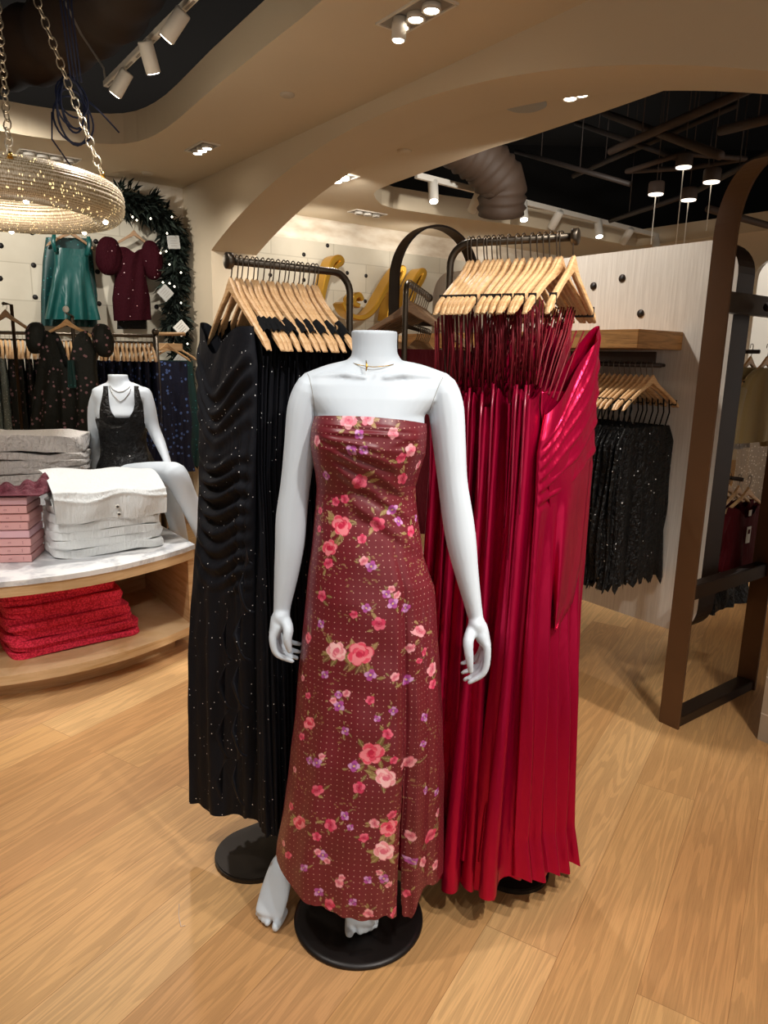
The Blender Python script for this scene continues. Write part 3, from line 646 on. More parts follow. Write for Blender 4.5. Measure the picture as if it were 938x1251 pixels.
# folded band at the neckline and drape creases below it
band = 532+10*FX*0+6*np.maximum(0, FX)**2*2-3*np.minimum(0, FX)**2
D_ += fr_*(.0055/(1+np.exp((ROW-band)/1.1)))
for c0, s_, am, w_, x0, x1 in ((545, 26, .004, 3.5, -.9, .2), (556, 48, .0045, 4.5, -.8, .6), (574, 62, .004, 5, -.7, .8), (596, 70, .0045, 6, -.6, .95), (625, 80, .004, 8, -.3, 1), (548, -30, .003, 4, .3, 1.), (521, 6, .0022, 2.5, -.8, .8)):
    yc = c0+s_*FX*.6; D_ += fr_*am*np.clip((FX-x0)*5, 0, 1)*np.clip((x1-FX)*5, 0, 1)*(g(ROW, yc, w_)-.9*g(ROW, yc+w_*1.9, w_))
D_ += .0015*np.sin(FX*9+ROW/17)+.0012*np.sin(FX*5-ROW/11+1)
D_ += np.clip((ROW-1085)/40, 0, 1)*.003*np.sin(th*40)
nx = np.cos(th)*1.0; ny = np.sin(th)
X = X+D_*nx[None, :]*.35; Yd = Yd+D_*ny[None, :]
VV = np.stack([X, Yd, Zc], -1)
# keep the cloth clear of the body under it
from mathutils.bvhtree import BVHTree
bt = BVHTree.FromPolygons([tuple(Vector(v.co)+Vector(base)) for v in body.data.vertices], [tuple(p.vertices) for p in body.data.polygons])
PUSH = np.zeros((NR, NA))
for i_ in range(0, NR, 6):
    if ROW[i_].min() > 820: break
    for j_ in range(0, NA, 5):
        p = Vector(VV[i_, j_]); c0 = Vector((float(cxp[i_, j_]*B_[i_, j_]+A_[i_, j_]), DM+float(cy[i_, j_]), p.z)); dv = (c0-p); 
        dn_ = dv.normalized(); hit = bt.ray_cast(p-dn_*.02, dn_, .03)
        if hit[0] is not None and hit[1].dot(dn_) < 0: PUSH[i_, j_] = max(0, .005-(hit[3]-.02))
ci, cj = np.arange(0, NR, 6), np.arange(0, NA, 5); G = PUSH[ci][:, cj]
for _ in range(3):
    G = np.maximum(G, (np.roll(G, 1, 1)+np.roll(G, -1, 1))/2); G = np.maximum(G, (np.vstack([G[:1], G[:-1]])+np.vstack([G[1:], G[-1:]]))/2)
G = np.array([np.interp(np.arange(NA), np.append(cj, NA), np.append(r_, r_[0])) for r_ in G]); G = np.array([np.interp(np.arange(NR), ci, G[:, j]) for j in range(NA)]).T
dirx = X-(cxp*B_+A_); diry = Yd-(DM+cy); dl = np.hypot(dirx, diry); VV[..., 0] += G*dirx/dl; VV[..., 1] += G*diry/dl
# slit: push the flap right of the slit inwards and cut a narrow gap that widens towards the hem
gap0 = .455; slit_top = 900
# print ------------------------------------------------------------
rgb = np.empty(ROW.shape+(4,)); rgb[:] = lin('6f1f29'); rgb[..., 3] = 0.
rr = np.random.RandomState(3)
FL = [(416.6,642,11,'R'),(402.7,669,9.5,'R'),(439.8,588.7,8,'M'),(461,640,8,'M'),(491.7,585,6.5,'M'),(490,560,5.5,'M'),(480.6,529,6,'K'),(426,513.6,9,'K'),(449,511,7,'K'),(438,530.6,5,'P'),(429,550,6,'P'),(444,550,5,'P'),(398,581,5,'P'),(387,538,6,'K'),(421,610,5,'M'),(410,613,5,'M'),(479,623,6,'P'),(487,637,5,'P'),(442,658,5,'M'),(502,550,7,'K'),(502,649,6,'M'),(511,568,5,'K'),(508,633,4,'P'),(516,672,5,'K'),(391,624,4,'M'),(390,646,4,'M'),
(401,688,6,'M'),(444,685,5,'K'),(453,692,6,'P'),(393,728,6.5,'M'),(392,762,5,'P'),(478,720,4,'K'),(472,726,5,'P'),(480,737,6,'P'),(485,727,4,'K'),(447,743,5,'P'),(495,743,5,'P'),(432,750.5,4.5,'M'),(463,762,7.5,'M'),(439.8,799,14,'R'),(411,796,11.5,'L'),(453,824.7,6.5,'P'),(512.4,771,8,'K'),(501.6,792,5.5,'K'),(518.6,796,5,'M'),(528,817.6,8,'K'),(512,807,4,'M'),(529,836,6,'M'),(376,779,6,'R'),(396.5,824,5,'P'),(483,827,5,'K'),(496,830,6,'P'),(413.5,848.5,4.5,'P'),(422.8,847,4.5,'K'),(414,862,6.5,'P'),(407,856,4,'K'),(452,855.6,5,'M'),(480.6,868.6,5,'P'),(376,850,4,'M'),(378,884,7.5,'R'),(368,899.5,4.5,'M'),(518.6,876,6,'P'),(422,893,5,'P'),(473.8,896.5,6,'M'),(461,878,4,'P'),(453.7,921,14,'R'),(432,936,6.5,'P'),(470.7,950,11.5,'L'),(387,932,6,'P'),(393,924,4,'K'),(378,929,5,'P'),(500,932,7.5,'K'),(517,909,5,'P'),(481.5,929,4.5,'M'),(370,828,4,'K'),
(387,966,7,'M'),(438,962.6,7,'M'),(366,1005,9,'R'),(404,1007.7,7.5,'M'),(387,1022,5.5,'M'),(421,997,5.5,'P'),(428,1011,4,'P'),(457.6,1006,6,'K'),(475.7,1011,10.5,'R'),(469,1040,11.5,'L'),(444,1023,5.5,'M'),(479,995,5.5,'M'),(502,1024,7,'K'),(525,1022,9,'M'),(394,1045,6,'P'),(388,1041,4,'K'),(400,1052,4,'K'),(469,1073.5,6,'P'),(475,1081,4,'K'),(463,1066,4,'K'),(449,1075,5,'P'),(414,1078.6,5.5,'K'),(417,1072,4,'K'),(389,1090,6,'P'),(401.7,1105,7,'M'),(431,1102,5,'P'),(450,1116,6,'K'),(481,1114.5,5,'M'),(506,1056,6,'P'),(517,1055,7,'K'),(532,1058,6,'K'),(535,993,5,'K'),(520,966,5,'P'),(533.7,968,5,'P'),(355,985,5,'M'),(352,1045,5,'M'),(346,1030,4,'K'),(371,1060,5,'P'),(497,1095,5,'M'),(360,940,4,'K')]
PX = np.stack([X, Yd, Zc], -1).reshape(-1, 3); pxx, pyy = proj(PX); fm = (np.broadcast_to(front > -.05, ROW.shape)).ravel()
FLW = []
for x, y, r, k_ in FL:
    d2 = (pxx-x)**2+(pyy-y)**2+np.where(fm, 0, 1e9); i = int(np.argmin(d2)); FLW.append((i, r*.00195*(1.08 if r < 9 else 1.02), k_))
for q in range(130):                                   # the back of the dress
    j = rr.randint(30, NA//2-30); i = rr.randint(5, NR-5); FLW.append((i*NA+j, rr.choice([.010, .012, .016, .024]), rr.choice(list('MPKRL'))))
COLR = {'R': ('e8506a', 'f48a95', 'c8264a'), 'M': ('d33a60', 'ea6a84', 'a81c42'), 'K': ('e68090', 'f3aab2', 'c24a66'), 'P': ('b4509c', 'd79ad0', '7c3a86'), 'L': ('f09aa2', 'fbc4c4', 'dc6a80')}
gX, gZ = VV[..., 0], VV[..., 2]
def local(i, rad):
    r0, c0 = divmod(i, NA); c_ = VV[r0, c0]; dr = int(rad/.0017)+2; dc = int(rad/.0011)+3
    rs = slice(max(0, r0-dr), min(NR, r0+dr+1)); cols = np.arange(c0-dc, c0+dc+1) % NA
    tx = nrm(VV[r0, (c0+6) % NA]-VV[r0, (c0-6) % NA]); P = VV[rs][:, cols]-c_
    return rs, cols, P@tx, P[..., 2]
def paint(rs, cols, mask, col, a=1.):
    blk = rgb[rs][:, cols]; l = np.array(lin(col)); blk[mask, :3] = blk[mask, :3]*(1-a)+l[:3]*a; blk[mask, 3] = 1.
    sub = rgb[rs]; sub[:, cols] = blk
for i, r, k_ in FLW:                                   # leaves first
    big = r > .017; nl = (9 if big else rr.randint(2, 5)); Rl = r*(2.1 if big else 2.3)
    for q in range(nl):
        a_ = rr.uniform(0, 2*PI); dd = r*rr.uniform(1.0, 1.5 if big else 1.9); lr = r*rr.uniform(.42, .62) if big else r*rr.uniform(.4, .7)
        rs, cols, u_, w_ = local(i, dd+lr*1.5); la = a_+rr.uniform(-.5, .5)
        uu, ww = u_-dd*math.cos(a_), w_-dd*math.sin(a_); e1 = uu*math.cos(la)+ww*math.sin(la); e2 = -uu*math.sin(la)+ww*math.cos(la)
        wd = lr*.42*np.clip(1-(e1/lr)**2, 0, 1)
        colr = rr.choice(['8a7440', '77673a', '9c8652', '6c4a34', 'a8895e'])
        paint(rs, cols, np.abs(e2) < wd, colr, .9); paint(rs, cols, (np.abs(e2) < lr*.05+.0004) & (np.abs(e1) < lr), 'c0a87a', .6)
        st = (np.abs(u_*math.sin(a_)-w_*math.cos(a_)) < .0006) & (u_*math.cos(a_)+w_*math.sin(a_) > 0) & (u_*math.cos(a_)+w_*math.sin(a_) < dd); paint(rs, cols, st, '7a5438', .6)
for q in range(240):                                    # fine tendrils of small leaves
    i = rr.randint(0, NR)*NA+rr.randint(0, NA); a_ = rr.uniform(0, 2*PI)
    for s_ in range(5):
        rs, cols, u_, w_ = local(i, .04); cx2, cz2 = .007*s_*math.cos(a_+s_*.2), .007*s_*math.sin(a_+s_*.2); sd = (-1)**s_*.0028
        uu, ww = u_-cx2+sd*math.sin(a_), w_-cz2-sd*math.cos(a_); paint(rs, cols, (uu/.0032)**2+(ww/.0016)**2 < 1, '9a7450', .8)
for i, r, k_ in FLW:
    c1_, c2_, c3_ = COLR[k_]; rs, cols, u_, w_ = local(i, r*1.3); ph = rr.uniform(0, 6.28)
    if k_ in 'RL':
        for (n_, ro, ri, ca, cb) in ((6, .72, .42, c2_, c1_), (5, .42, .34, c1_, c2_), (4, .16, .26, c3_, c1_)):
            for q in range(n_):
                a_ = ph+q*2*PI/n_+rr.uniform(-.25, .25)+ro; x0, z0 = r*ro*math.cos(a_)*.85, r*ro*math.sin(a_)*.85; q_ = ri*r*rr.uniform(.9, 1.25); d_ = np.hypot(u_-x0, w_-z0)
                paint(rs, cols, d_ < q_, ca if q % 2 else cb); paint(rs, cols, (d_ < q_) & (d_ > q_*.82) & (((u_-x0)*math.cos(a_+.8)+(w_-z0)*math.sin(a_+.8)) > 0), c2_ if q % 2 == 0 else c3_, .8)
        paint(rs, cols, np.hypot(u_-r*.05, w_) < r*.13, c3_)
    else:
        n_ = 5 if k_ != 'P' else 4
        for q in range(n_):
            a_ = ph+q*2*PI/n_; x0, z0 = r*.55*math.cos(a_), r*.55*math.sin(a_); d_ = np.hypot(u_-x0, w_-z0)
            paint(rs, cols, d_ < r*.47, c1_ if q % 2 else c2_); paint(rs, cols, (d_ < r*.47) & (np.hypot(u_, w_) < r*.5), c3_, .55)
        paint(rs, cols, np.hypot(u_, w_) < r*.16, 'e9c070' if k_ == 'P' else c3_)
# geometry with the slit removed
keep = np.ones((NR, NA), bool)
jf = np.arange(NA)
rowc = ROW
slit = (front[None, :] > 0) & (rowc > 935) & (np.abs(FX-(.445+.10*(rowc-935)/190*0+.0)) < .004+.028*np.clip((rowc-950)/170, 0, 1))
ys_ = np.where((FX > .44) & (front[None, :] > 0), .014*np.clip((ROW-880)/180, 0, 1)*np.exp(-np.maximum(0, FX-.45)*3), 0)
VV[..., 1] += ys_
F_ = []
ii, jj = np.meshgrid(np.arange(NR-1), np.arange(NA), indexing='ij'); j2 = (jj+1) % NA
faces = np.stack([ii*NA+jj, ii*NA+j2, (ii+1)*NA+j2, (ii+1)*NA+jj], -1).reshape(-1, 4)
faces = faces[~slit[:-1].reshape(-1)]
me = bpy.data.meshes.new('dress'); me.vertices.add(NR*NA); me.vertices.foreach_set('co', (VV.reshape(-1, 3)-base).astype(np.float32).ravel())
me.loops.add(len(faces)*4); me.loops.foreach_set('vertex_index', faces.astype(np.int32).ravel())
me.polygons.add(len(faces)); me.polygons.foreach_set('loop_start', np.arange(0, len(faces)*4, 4, dtype=np.int32)); me.polygons.foreach_set('loop_total', np.full(len(faces), 4, np.int32))
me.update(calc_edges=True); me.polygons.foreach_set('use_smooth', np.ones(len(faces), bool))
ca = me.color_attributes.new('print', 'FLOAT_COLOR', 'POINT'); ca.data.foreach_set('color', rgb.astype(np.float32).ravel())
uvl = me.uv_layers.new(name='UVMap')
arc = np.cumsum(np.linalg.norm(np.diff(VV, axis=1, append=VV[:, :1]), axis=2), axis=1); arc -= arc[:, [int(NA*.75)]]
# column position follows the horizontal arc length so the pin dots stay evenly spaced
fu = np.stack([arc, VV[..., 2]], -1).reshape(-1, 2)[faces.ravel()]
wrap = np.repeat((faces % NA).max(1)-(faces % NA).min(1) > NA/2, 4)
uvl.data.foreach_set('uv', fu.astype(np.float32).ravel())
me.materials.append(MT['floral_satin'])
o = bpy.data.objects.new('dress', me); COL.objects.link(o); o.parent = mq; o['label'] = 'strapless burgundy satin maxi dress printed with pink and purple flowers'
# ================================================================== HANGERS
def hanger_mesh(t, w=.205, drop=.115, th=.0125, hook=.06, wmat='hanger_wood', band=False, hh=.030, notch=0):
    # local frame: origin where the hook sits on the bar, arms along +-X
    m = MB(); L = []; N = 26
    for i in range(N+1):
        u = -1+2*i/N; a_ = abs(u); x = u*w; z = -hook-.004-drop*(a_**1.12)+.010*math.exp(-(u/.10)**2)-.012*max(0, a_-.9)*10*.5
        h = hh*(.55+.45*math.exp(-(u/.2)**2))*(1 if a_ < .93 else math.sqrt(max(.06, 1-((a_-.93)/.072)**2)))*1.0+.006*math.exp(-(u/.08)**2)
        tt = th*(1+.35*a_)*(1 if a_ < .95 else .72); sw = .010*a_*a_
        L.append([[x, sw-tt/2, z-h/2+.003], [x, sw-tt/2+.003, z-h/2], [x, sw+tt/2-.003, z-h/2], [x, sw+tt/2, z-h/2+.003], [x, sw+tt/2, z+h/2-.004], [x, sw+tt/2-.004, z+h/2], [x, sw-tt/2+.004, z+h/2], [x, sw-tt/2, z+h/2-.004]])
    m.rings(L, sm=False)
    if band:
        for u in (-.80, .80):
            j = int((u+1)/2*N); c_ = np.mean(L[j], axis=0); m.box(c_, (.004, th*1.45, hh*.75), mi=1)
    m.build('hanger_body', [wmat, 'black_rubber'], t)
    m = MB(); r = .0135
    P = [np.array([0, 0, -hook+.004]), np.array([.0, 0, -hook*.72]), np.array([.006, .0, -hook*.5]), np.array([.011, 0, -hook*.22])]
    P += [np.array([r*.95*math.cos(a_), 0, r*.95*math.sin(a_)+.002]) for a_ in np.linspace(-.35, PI+.5, 12)]
    m.tube(P, .0016, 6); m.build('hook', 'wire', t)
def cloth(name, mat, parent, lv, n=84, rows=44, seed=0, top=None, hemf=None, fold=None, mi=0, fq=((5, .5), (9, .8), (14, .6), (21, .35))):
    """closed loop of fabric, local frame; lv rows: (z, cx, hw, ht, amp)"""
    rs = np.random.RandomState(seed); a = np.linspace(0, 2*PI, n, endpoint=False); z0, z1 = lv[0][0], lv[-1][0]
    tab = np.array(lv); zz = np.linspace(z0, z1, rows)[:, None]*np.ones((1, n))
    if top is not None: zt = top(np.cos(a)); zz = zt[None, :]+(np.linspace(0, 1, rows)[:, None])*(z1-zt[None, :])
    if hemf is not None: f_ = np.clip((zz-z0)/(z1-z0), 0, 1); zz = zz+hemf(np.cos(a))[None, :]*f_**4
    zi = tab[::-1, 0]; I = lambda k_: np.interp(zz, zi, tab[::-1, k_])
    cx_, hw, ht, am = I(1), I(2), I(3), I(4)
    c_, s_ = np.cos(a), np.sin(a); T_ = (z0-zz)/(z0-z1)
    w = np.zeros_like(zz)
    for k_, wt in fq:
        w += wt*np.sin(k_*a[None, :]+rs.uniform(0, 6.28)+T_*rs.uniform(-2.5, 2.5)+.4*np.sin(T_*rs.uniform(3, 8)))
    x = cx_+hw*c_+am*.9*w*c_; y = ht*np.sign(s_)*np.abs(s_)**.7+am*w*np.sign(s_)*np.minimum(1, np.abs(s_)*2.5)
    x += am*1.0*np.sin(T_*rs.uniform(6, 12)+rs.uniform(0, 6))*(np.abs(c_) > .8)
    if fold is not None: x, y = fold(x, y, zz, a, T_)
    m = MB(); m.rings([[(x[i, j], y[i, j], zz[i, j]) for j in range(n)] for i in range(rows)], cap=False, mi=mi)
    return m.build(name, mat, parent)
def tubes(name, mat, parent, lst, r=.0016, n=5):
    m = MB()
    for P in lst: m.tube(P, r, n)
    return m.build(name, mat, parent)
# ================================================================== RACKS
def rack(label, cap, far, zb, base_c, base_f, rb, name='garment_rack', clr=.09):
    """single post with a curved arm: cap = free end of the bar, far = post position"""
    cap = np.array(cap); far = np.array(far); d = far-cap; L = np.linalg.norm(d); d = d/L; cap3 = np.array([*cap, zb]); d3 = np.array([*d, 0])
    t = thing(name, label, 'clothes rack', (*base_c, 0))
    m = MB(); R_ = .055; P = [cap3, cap3+d3*(L-R_)]+[cap3+d3*(L-R_+R_*math.sin(a_))-Z*R_*(1-math.cos(a_)) for a_ in np.linspace(0, PI/2, 9)[1:]]+[np.array([*far, z_]) for z_ in (zb-.3, .8, .3, .02)]
    m.tube(P, .0095, 16, ref=np.cross(d3, Z)); m.build('post_and_arm', 'steel', t)
    m = MB(); m.tube([cap3-d3*.004, cap3-d3*.002, cap3+d3*.010, cap3+d3*.012], [.016, .0195, .0195, .017], 20); m.build('end_cap', 'steel', t)
    b0, b1 = np.array(base_c), np.array(base_f); e = nrm(b1-b0); nn = np.array([-e[1], e[0]]); a0 = math.atan2(-e[1], -e[0]); poly = []
    for a_ in np.linspace(a0-PI/2, a0+PI/2, 17): poly.append(tuple(b0+rb*np.array([math.cos(a_), math.sin(a_)])))
    for a_ in np.linspace(a0+PI/2, a0+1.5*PI, 17): poly.append(tuple(b1+rb*np.array([math.cos(a_), math.sin(a_)])))
    m = MB(); m.prism(poly, 0, .012); q = [tuple(np.array(p)*.985+np.mean(poly, axis=0)*.015) for p in poly]; m.prism(q, .012, .015); m.build('base_plate', 'base_metal', t)
    return t, cap3, d3
UL = np.array([.8, .6, 0]); tL, capL, dL = rack('dark steel arm rack on the left holding black glitter dresses', (-.388, 1.79), (-.105, 2.005), 1.66, (-.355, 1.835), (-.10, 2.02), .118)
ddR = nrm([-.88, .47, 0]); tR, capR, dR = rack('dark steel arm rack on the right holding red satin gowns', (.437, 1.765), (.155, 1.915), 1.727, (.395, 1.805), (.16, 1.93), .105)
# ---------------------------------------------------------------- black dresses on the left rack
XL = nrm([.56, -.83, 0]); rzL = math.atan2(XL[1], XL[0])
hp = thing('wooden_hanger', 'pale wooden hanger at the free end of the left rack, nearest the camera', 'hanger', local=True, group='wooden hangers on the left rack')
hanger_mesh(hp, w=.190, drop=.138, th=.0105)
posL = [capL+dL*(.008+.0143*i+.002*math.sin(i*2.1)) for i in range(18)]
hp.location = tuple(posL[0]); hp.rotation_euler = (0, 0, rzL)
for i in range(1, 18):
    dup(hp, posL[i], rzL+R.uniform(-.08, .08), f'pale wooden hanger on the left rack, {ORD[i]} from the bar\'s free end')
def black_dress(seed):
    t = thing('black_dress', 'x', 'dress', local=True, group='black glitter dresses on the left rack')
    lv = [(-.175, .0, .135, .0065, .0010), (-.215, 0, .15, .009, .002), (-.30, .0, .140, .010, .003), (-.5, 0, .125, .010, .004), (-.62, 0, .135, .011, .004), (-1.0, .0, .15, .013, .005), (-1.47, .0, .165, .017, .007)]
    cloth('dress_body', 'black_glitter', t, lv, seed=seed, top=lambda c: -.135-.085*np.abs(c)**1.3-.055*np.exp(-(c/.5)**2), n=72, rows=34)
    L = []
    for sx in (-1, 1):
        x0 = sx*.137; y0 = .005; m = MB(); rs = random.Random(seed+sx); wv = .021; LL = []
        for yy, zz in ((-.009, -.235), (-.0105, -.20), (-.0115, -.172), (-.009, -.148), (0, -.1405), (.009, -.148), (.0115, -.172), (.0105, -.20), (.009, -.235)):
            LL.append([(x0-wv+wv*2*q/6+rs.uniform(-.002, .002), y0+yy*(1+.12*math.sin(q*2.1+seed)), zz-.015*(q-3)/3*sx*(1 if abs(yy) < .0124 else .9)+.004*abs(q-3)/3*-1) for q in range(7)])
        m.rings(LL, cap=False, loop=False); m.build('shoulder_strap', 'fabric_black_strap', t)
    return t
protos = [black_dress(s_) for s_ in (1, 2, 3)]
for i in range(1, 18):
    p = posL[i]; lb = f'black glitter dress on the left rack, {ORD[i]} from the bar\'s free end'
    if i <= 3: o = protos[i-1]; o.location = tuple(p); o.rotation_euler = (0, 0, rzL); o['label'] = lb
    else: dup(protos[i % 3], p+np.array([0, 0, -.01*(i % 2)]), rzL+R.uniform(-.05, .05), lb)
def edge_dress(name, parent, mat, Lt, Rt, thick, disp, n=150, rows=260, back=.014, topf=None, hemf=None):
    """garment spanned between two edges given as (row, px, depth); bulges and folds towards the viewer side"""
    Lr = np.array(Lt, float); Rr_ = np.array(Rt, float); tt = np.linspace(0, 1, rows)
    def path(A):
        rw = A[0, 0]+(A[-1, 0]-A[0, 0])*tt; return np.array([at(np.interp(r_, A[:, 0], A[:, 1]), r_, np.interp(r_, A[:, 0], A[:, 2])) for r_ in rw])
    PL, PR = path(Lr), path(Rr_); m = MB(); LL = []
    for i in range(rows):
        a_, b_ = PL[i], PR[i]; d = b_-a_; h = nrm(np.array([d[1], -d[0], 0])); row = []
        if h[1] > 0: h = -h
        for j in range(n+1):
            u = j/n; e = math.sqrt(max(0, 1-(2*u-1)**2))**.8; q = a_+d*u+h*(thick*e+disp(u, tt[i])*min(1, e*2.0))
            if topf: q = q+Z*topf(u)*max(0, 1-tt[i]*3)
            if hemf: q = q+Z*hemf(u)*tt[i]**6
            row.append(q)
        for j in range(n-1, 0, -3):
            u = j/n; e = math.sqrt(max(0, 1-(2*u-1)**2))**.8; q = a_+d*u-h*(back*e)
            if topf: q = q+Z*topf(u)*max(0, 1-tt[i]*3)
            row.append(q)
        LL.append(row)
    m.rings(LL, cap=False); return m.build(name, mat, parent)
p0 = posL[0]; nb = thing('black_dress', 'black glitter dress with ruched front and ruffle, on the outermost hanger of the left rack', 'dress', p0-Z*1.0, group='black glitter dresses on the left rack')
sm_ = lambda x, a, b: min(1, max(0, (x-a)/(b-a)))
def ruch(u, t):
    d = 0.; v = t*580+398
    # cowl neck swags
    for k_, (y0, s_, am) in enumerate(((428, 55, .007), (452, 60, .008), (478, 52, .007), (505, 40, .004), (545, 34, .003))):
        yc = y0+s_*(4*u*(1-u))*.6; d += am*math.exp(-((v-yc)/7)**2)-am*.7*math.exp(-((v-yc-13)/7)**2)
    # ruching between hip and bust, gathered at the right seam
    w_ = sm_(v, 545, 600)*(1-sm_(v, 685, 725))
    if w_ > 0: d += w_*.0095*(1+.4*math.sin(v/31.+u*3))*math.sin((v-22*math.sin(PI*min(1, u/.85))+4*math.sin(u*5+v/50.))/19.5*2*PI)*sm_(u, .08, .35)*(1-.55*sm_(u, .80, .95))
    w_ = sm_(v, 470, 580)*(1-sm_(v, 700, 800)); d += w_*.004*math.sin(u*60+v*.02)*sm_(u, .72, .85)
    w_ = sm_(v, 690, 800); d += w_*(.008*math.sin(u*13+1.0+t)+.004*math.sin(u*27+2))*(.5+.8*t)
    d += .001*math.sin(v/9.+u*22)
    return d
edge_dress('dress_body', nb, 'black_glitter', [(392, 249, 1.955), (440, 246, 1.95), (560, 247, 1.93), (633, 245, 1.92), (702, 239, 1.91), (776, 235, 1.90), (862, 234, 1.89), (975, 235, 1.88)],
           [(398, 309, 1.68), (445, 314, 1.665), (560, 312, 1.67), (700, 311, 1.70), (850, 315, 1.74), (993, 319, 1.76)], .03, ruch, topf=lambda u: -.075*math.exp(-((u-.45)/.26)**2), hemf=lambda u: -.012*math.sin(u*3.1)-.004*math.sin(u*25))
# ruffle cascade
m = MB(); LL = []
for i in range(120):
    t_ = i/119; y = 668+t_*305; row = []; sw = 13*(1-.35*t_)*(.25+.75*math.sin(min(1, t_*3.2)*PI/2)); ph = t_*5.2*2*PI
    for j in range(15):
        u = j/14; tw = 2/PI*math.asin(math.sin(ph)); x = 301-11*t_-4*math.sin(t_*3)+u*(sw*1.15*tw+3); dep = 1.640+.02*t_-.010-.026*math.sin(u*2.2)*(1+.5*math.cos(ph)); row.append(at(x, y+13*u*math.cos(ph)+6*u, dep))
    LL.append(row)
m.rings(LL, cap=False, loop=False); m.build('ruffle', 'black_glitter', nb)
m = MB(); LL = []
for i in range(90):
    t_ = i/89; y = 742+t_*222; row = []; sw = 12*math.sin(min(1, t_*3)*PI/2); ph = t_*3.7*2*PI+1.5
    for j in range(13):
        u = j/12; tw = 2/PI*math.asin(math.sin(ph)); x = 277-5*t_+u*(sw*1.1*tw+2); row.append(at(x, y+11*u*math.cos(ph)+5*u, 1.695+.015*t_-.005-.014*math.sin(u*2.2)))
    LL.append(row)
m.rings(LL, cap=False, loop=False); m.build('ruffle', 'black_glitter', nb)
# ---------------------------------------------------------------- red gowns on the right rack
XR = nrm([-.50, -.866, 0]); rzR = math.atan2(XR[1], XR[0])
hr = thing('wooden_hanger', 'pale wooden hanger at the free end of the right rack, nearest the camera', 'hanger', local=True, group='wooden hangers on the right rack')
hanger_mesh(hr, w=.198, drop=.108, th=.0115, hook=.066, band=True, hh=.034)
pxs = [704, 689.6, 686, 678, 671, 664, 656, 646, 638.6, 628.6, 620.3, 616, 610, 603.7, 600, 591.5, 584, 579.6]
posR = [capR+dR*((706.5-x)*.00212) for x in pxs]
hr.location = tuple(posR[0]); hr.rotation_euler = (0, 0, rzR)
for i in range(1, 18): dup(hr, posR[i], rzR+R.uniform(-.05, .05)-.10*(1-i/17), f'pale wooden hanger on the right rack, {ORD[i]} from the bar\'s free end')
def red_gown(seed):
    rs = random.Random(seed); t = thing('red_gown', 'x', 'dress', local=True, group='red satin gowns on the right rack')
    dh = (.014, -.028, .006, -.020)[seed % 4]; k2 = (2.0, .7, 1.6, .9)[seed % 4]
    lv = [(-.17, -.03, .10, .006, .001), (-.34, 0, .148, .009, .0015), (-.37, .01, .146, .0085, .002), (-.45, .01, .146+dh*.4, .010*k2, .0035), (-.62, .01, .150+dh*.7, .011*k2, .0045), (-1.0, .012, .168+dh, .014*k2, .007), (-1.3, .02, .18+dh, .020*k2, .010), (-1.62+rs.uniform(-.03, .05), .028, .192+dh, .026*k2, .013)]
    cloth('gown_body', 'red_satin', t, lv, seed=seed, top=lambda c: -.19-.17*np.clip(c*.9+.6, 0, 1)-.012*np.sin(c*9+seed), n=110, rows=60, hemf=lambda c: .014*np.sin(c*11+seed), fq=((4, .6), (7, .9), (11, .25)))
    for k_ in range(6):
        x0 = .115+.010*k_; y0 = rs.uniform(-.006, .006)
        tubes('strap', 'red_strap', t, [[[x0, y0, -.150-.006*k_], [x0+rs.uniform(-.012, .006), y0*1.3+.003, -.24], [.075+.016*k_+rs.uniform(-.01, .01), y0, -.33-rs.uniform(0, .03)]]], .0019)
    for k_ in range(3):
        x0 = -.12+.02*k_; tubes('strap', 'red_strap', t, [[[x0-.03, .003, -.15], [x0+.02, .006, -.22], [x0+.10, 0, -.33]]], .0021)
    m = MB(); m.tube([[.155+dh, -.006, -.34], [.163+dh, -.004, -.42], [.164+dh, -.001, -.56], [.168+dh, .002, -.72+rs.uniform(-.1, .1)]], [.0030, .003, .0025, .001], 8); m.build('hanging_cord', 'red_satin_deep', t)
    return t
protos = [red_gown(s_) for s_ in (12, 13, 14, 15)]
for i in range(1, 18):
    lb = f'red satin gown on the right rack, {ORD[i]} from the bar\'s free end'; p = posR[i]
    if i <= 4: o = protos[i-1]; o.location = tuple(p); o.rotation_euler = (0, 0, rzR); o['label'] = lb
    else: dup(protos[i % 4], p+np.array([0, 0, -.012*(i % 3)]), rzR+R.uniform(-.07, .07), lb)
rg = thing('red_gown', 'bright red satin gown with pointed side drape, outermost on the right rack', 'dress', posR[0]-Z*1.0, group='red satin gowns on the right rack')
def rfold(u, t):
    y = 400+t*660; d = 0
    lo_ = sm_(y, 600, 860); f_ = u*5.2+.18*math.sin(t*5)+.25
    d += lo_*(.017+.013*t)*(-.42*math.cos(2*PI*f_)+.10*math.cos(4*PI*f_+1))+.004*sm_(y, 520, 860)*math.sin(u*29+t*3)*(1-.4*lo_)+.02*sm_(t, .93, 1)
    w_ = (1-sm_(y, 600, 700))
    for k_ in range(6):
        yc = 470+k_*24-(u)*95*(1-.12*k_); d += w_*.006*math.exp(-((y-yc)/5.5)**2)*sm_(u, .02, .2)-w_*.004*math.exp(-((y-yc-10)/6)**2)
    d += .0035*math.sin(u*11+t*9)
    return d
edge_dress('gown_body', rg, 'red_satin', [(412, 672, 1.67), (470, 664, 1.645), (500, 660, 1.64), (600, 655, 1.635), (700, 648, 1.63), (800, 640, 1.62), (1072, 626, 1.605)],
           [(398, 731, 1.925), (470, 729, 1.92), (560, 722, 1.90), (650, 713, 1.88), (740, 706, 1.86), (860, 703, 1.83), (1044, 700, 1.80)], .022, rfold, topf=lambda u: -.175*(1-u)**1.3, hemf=lambda u: .008*math.sin(u*17+1))
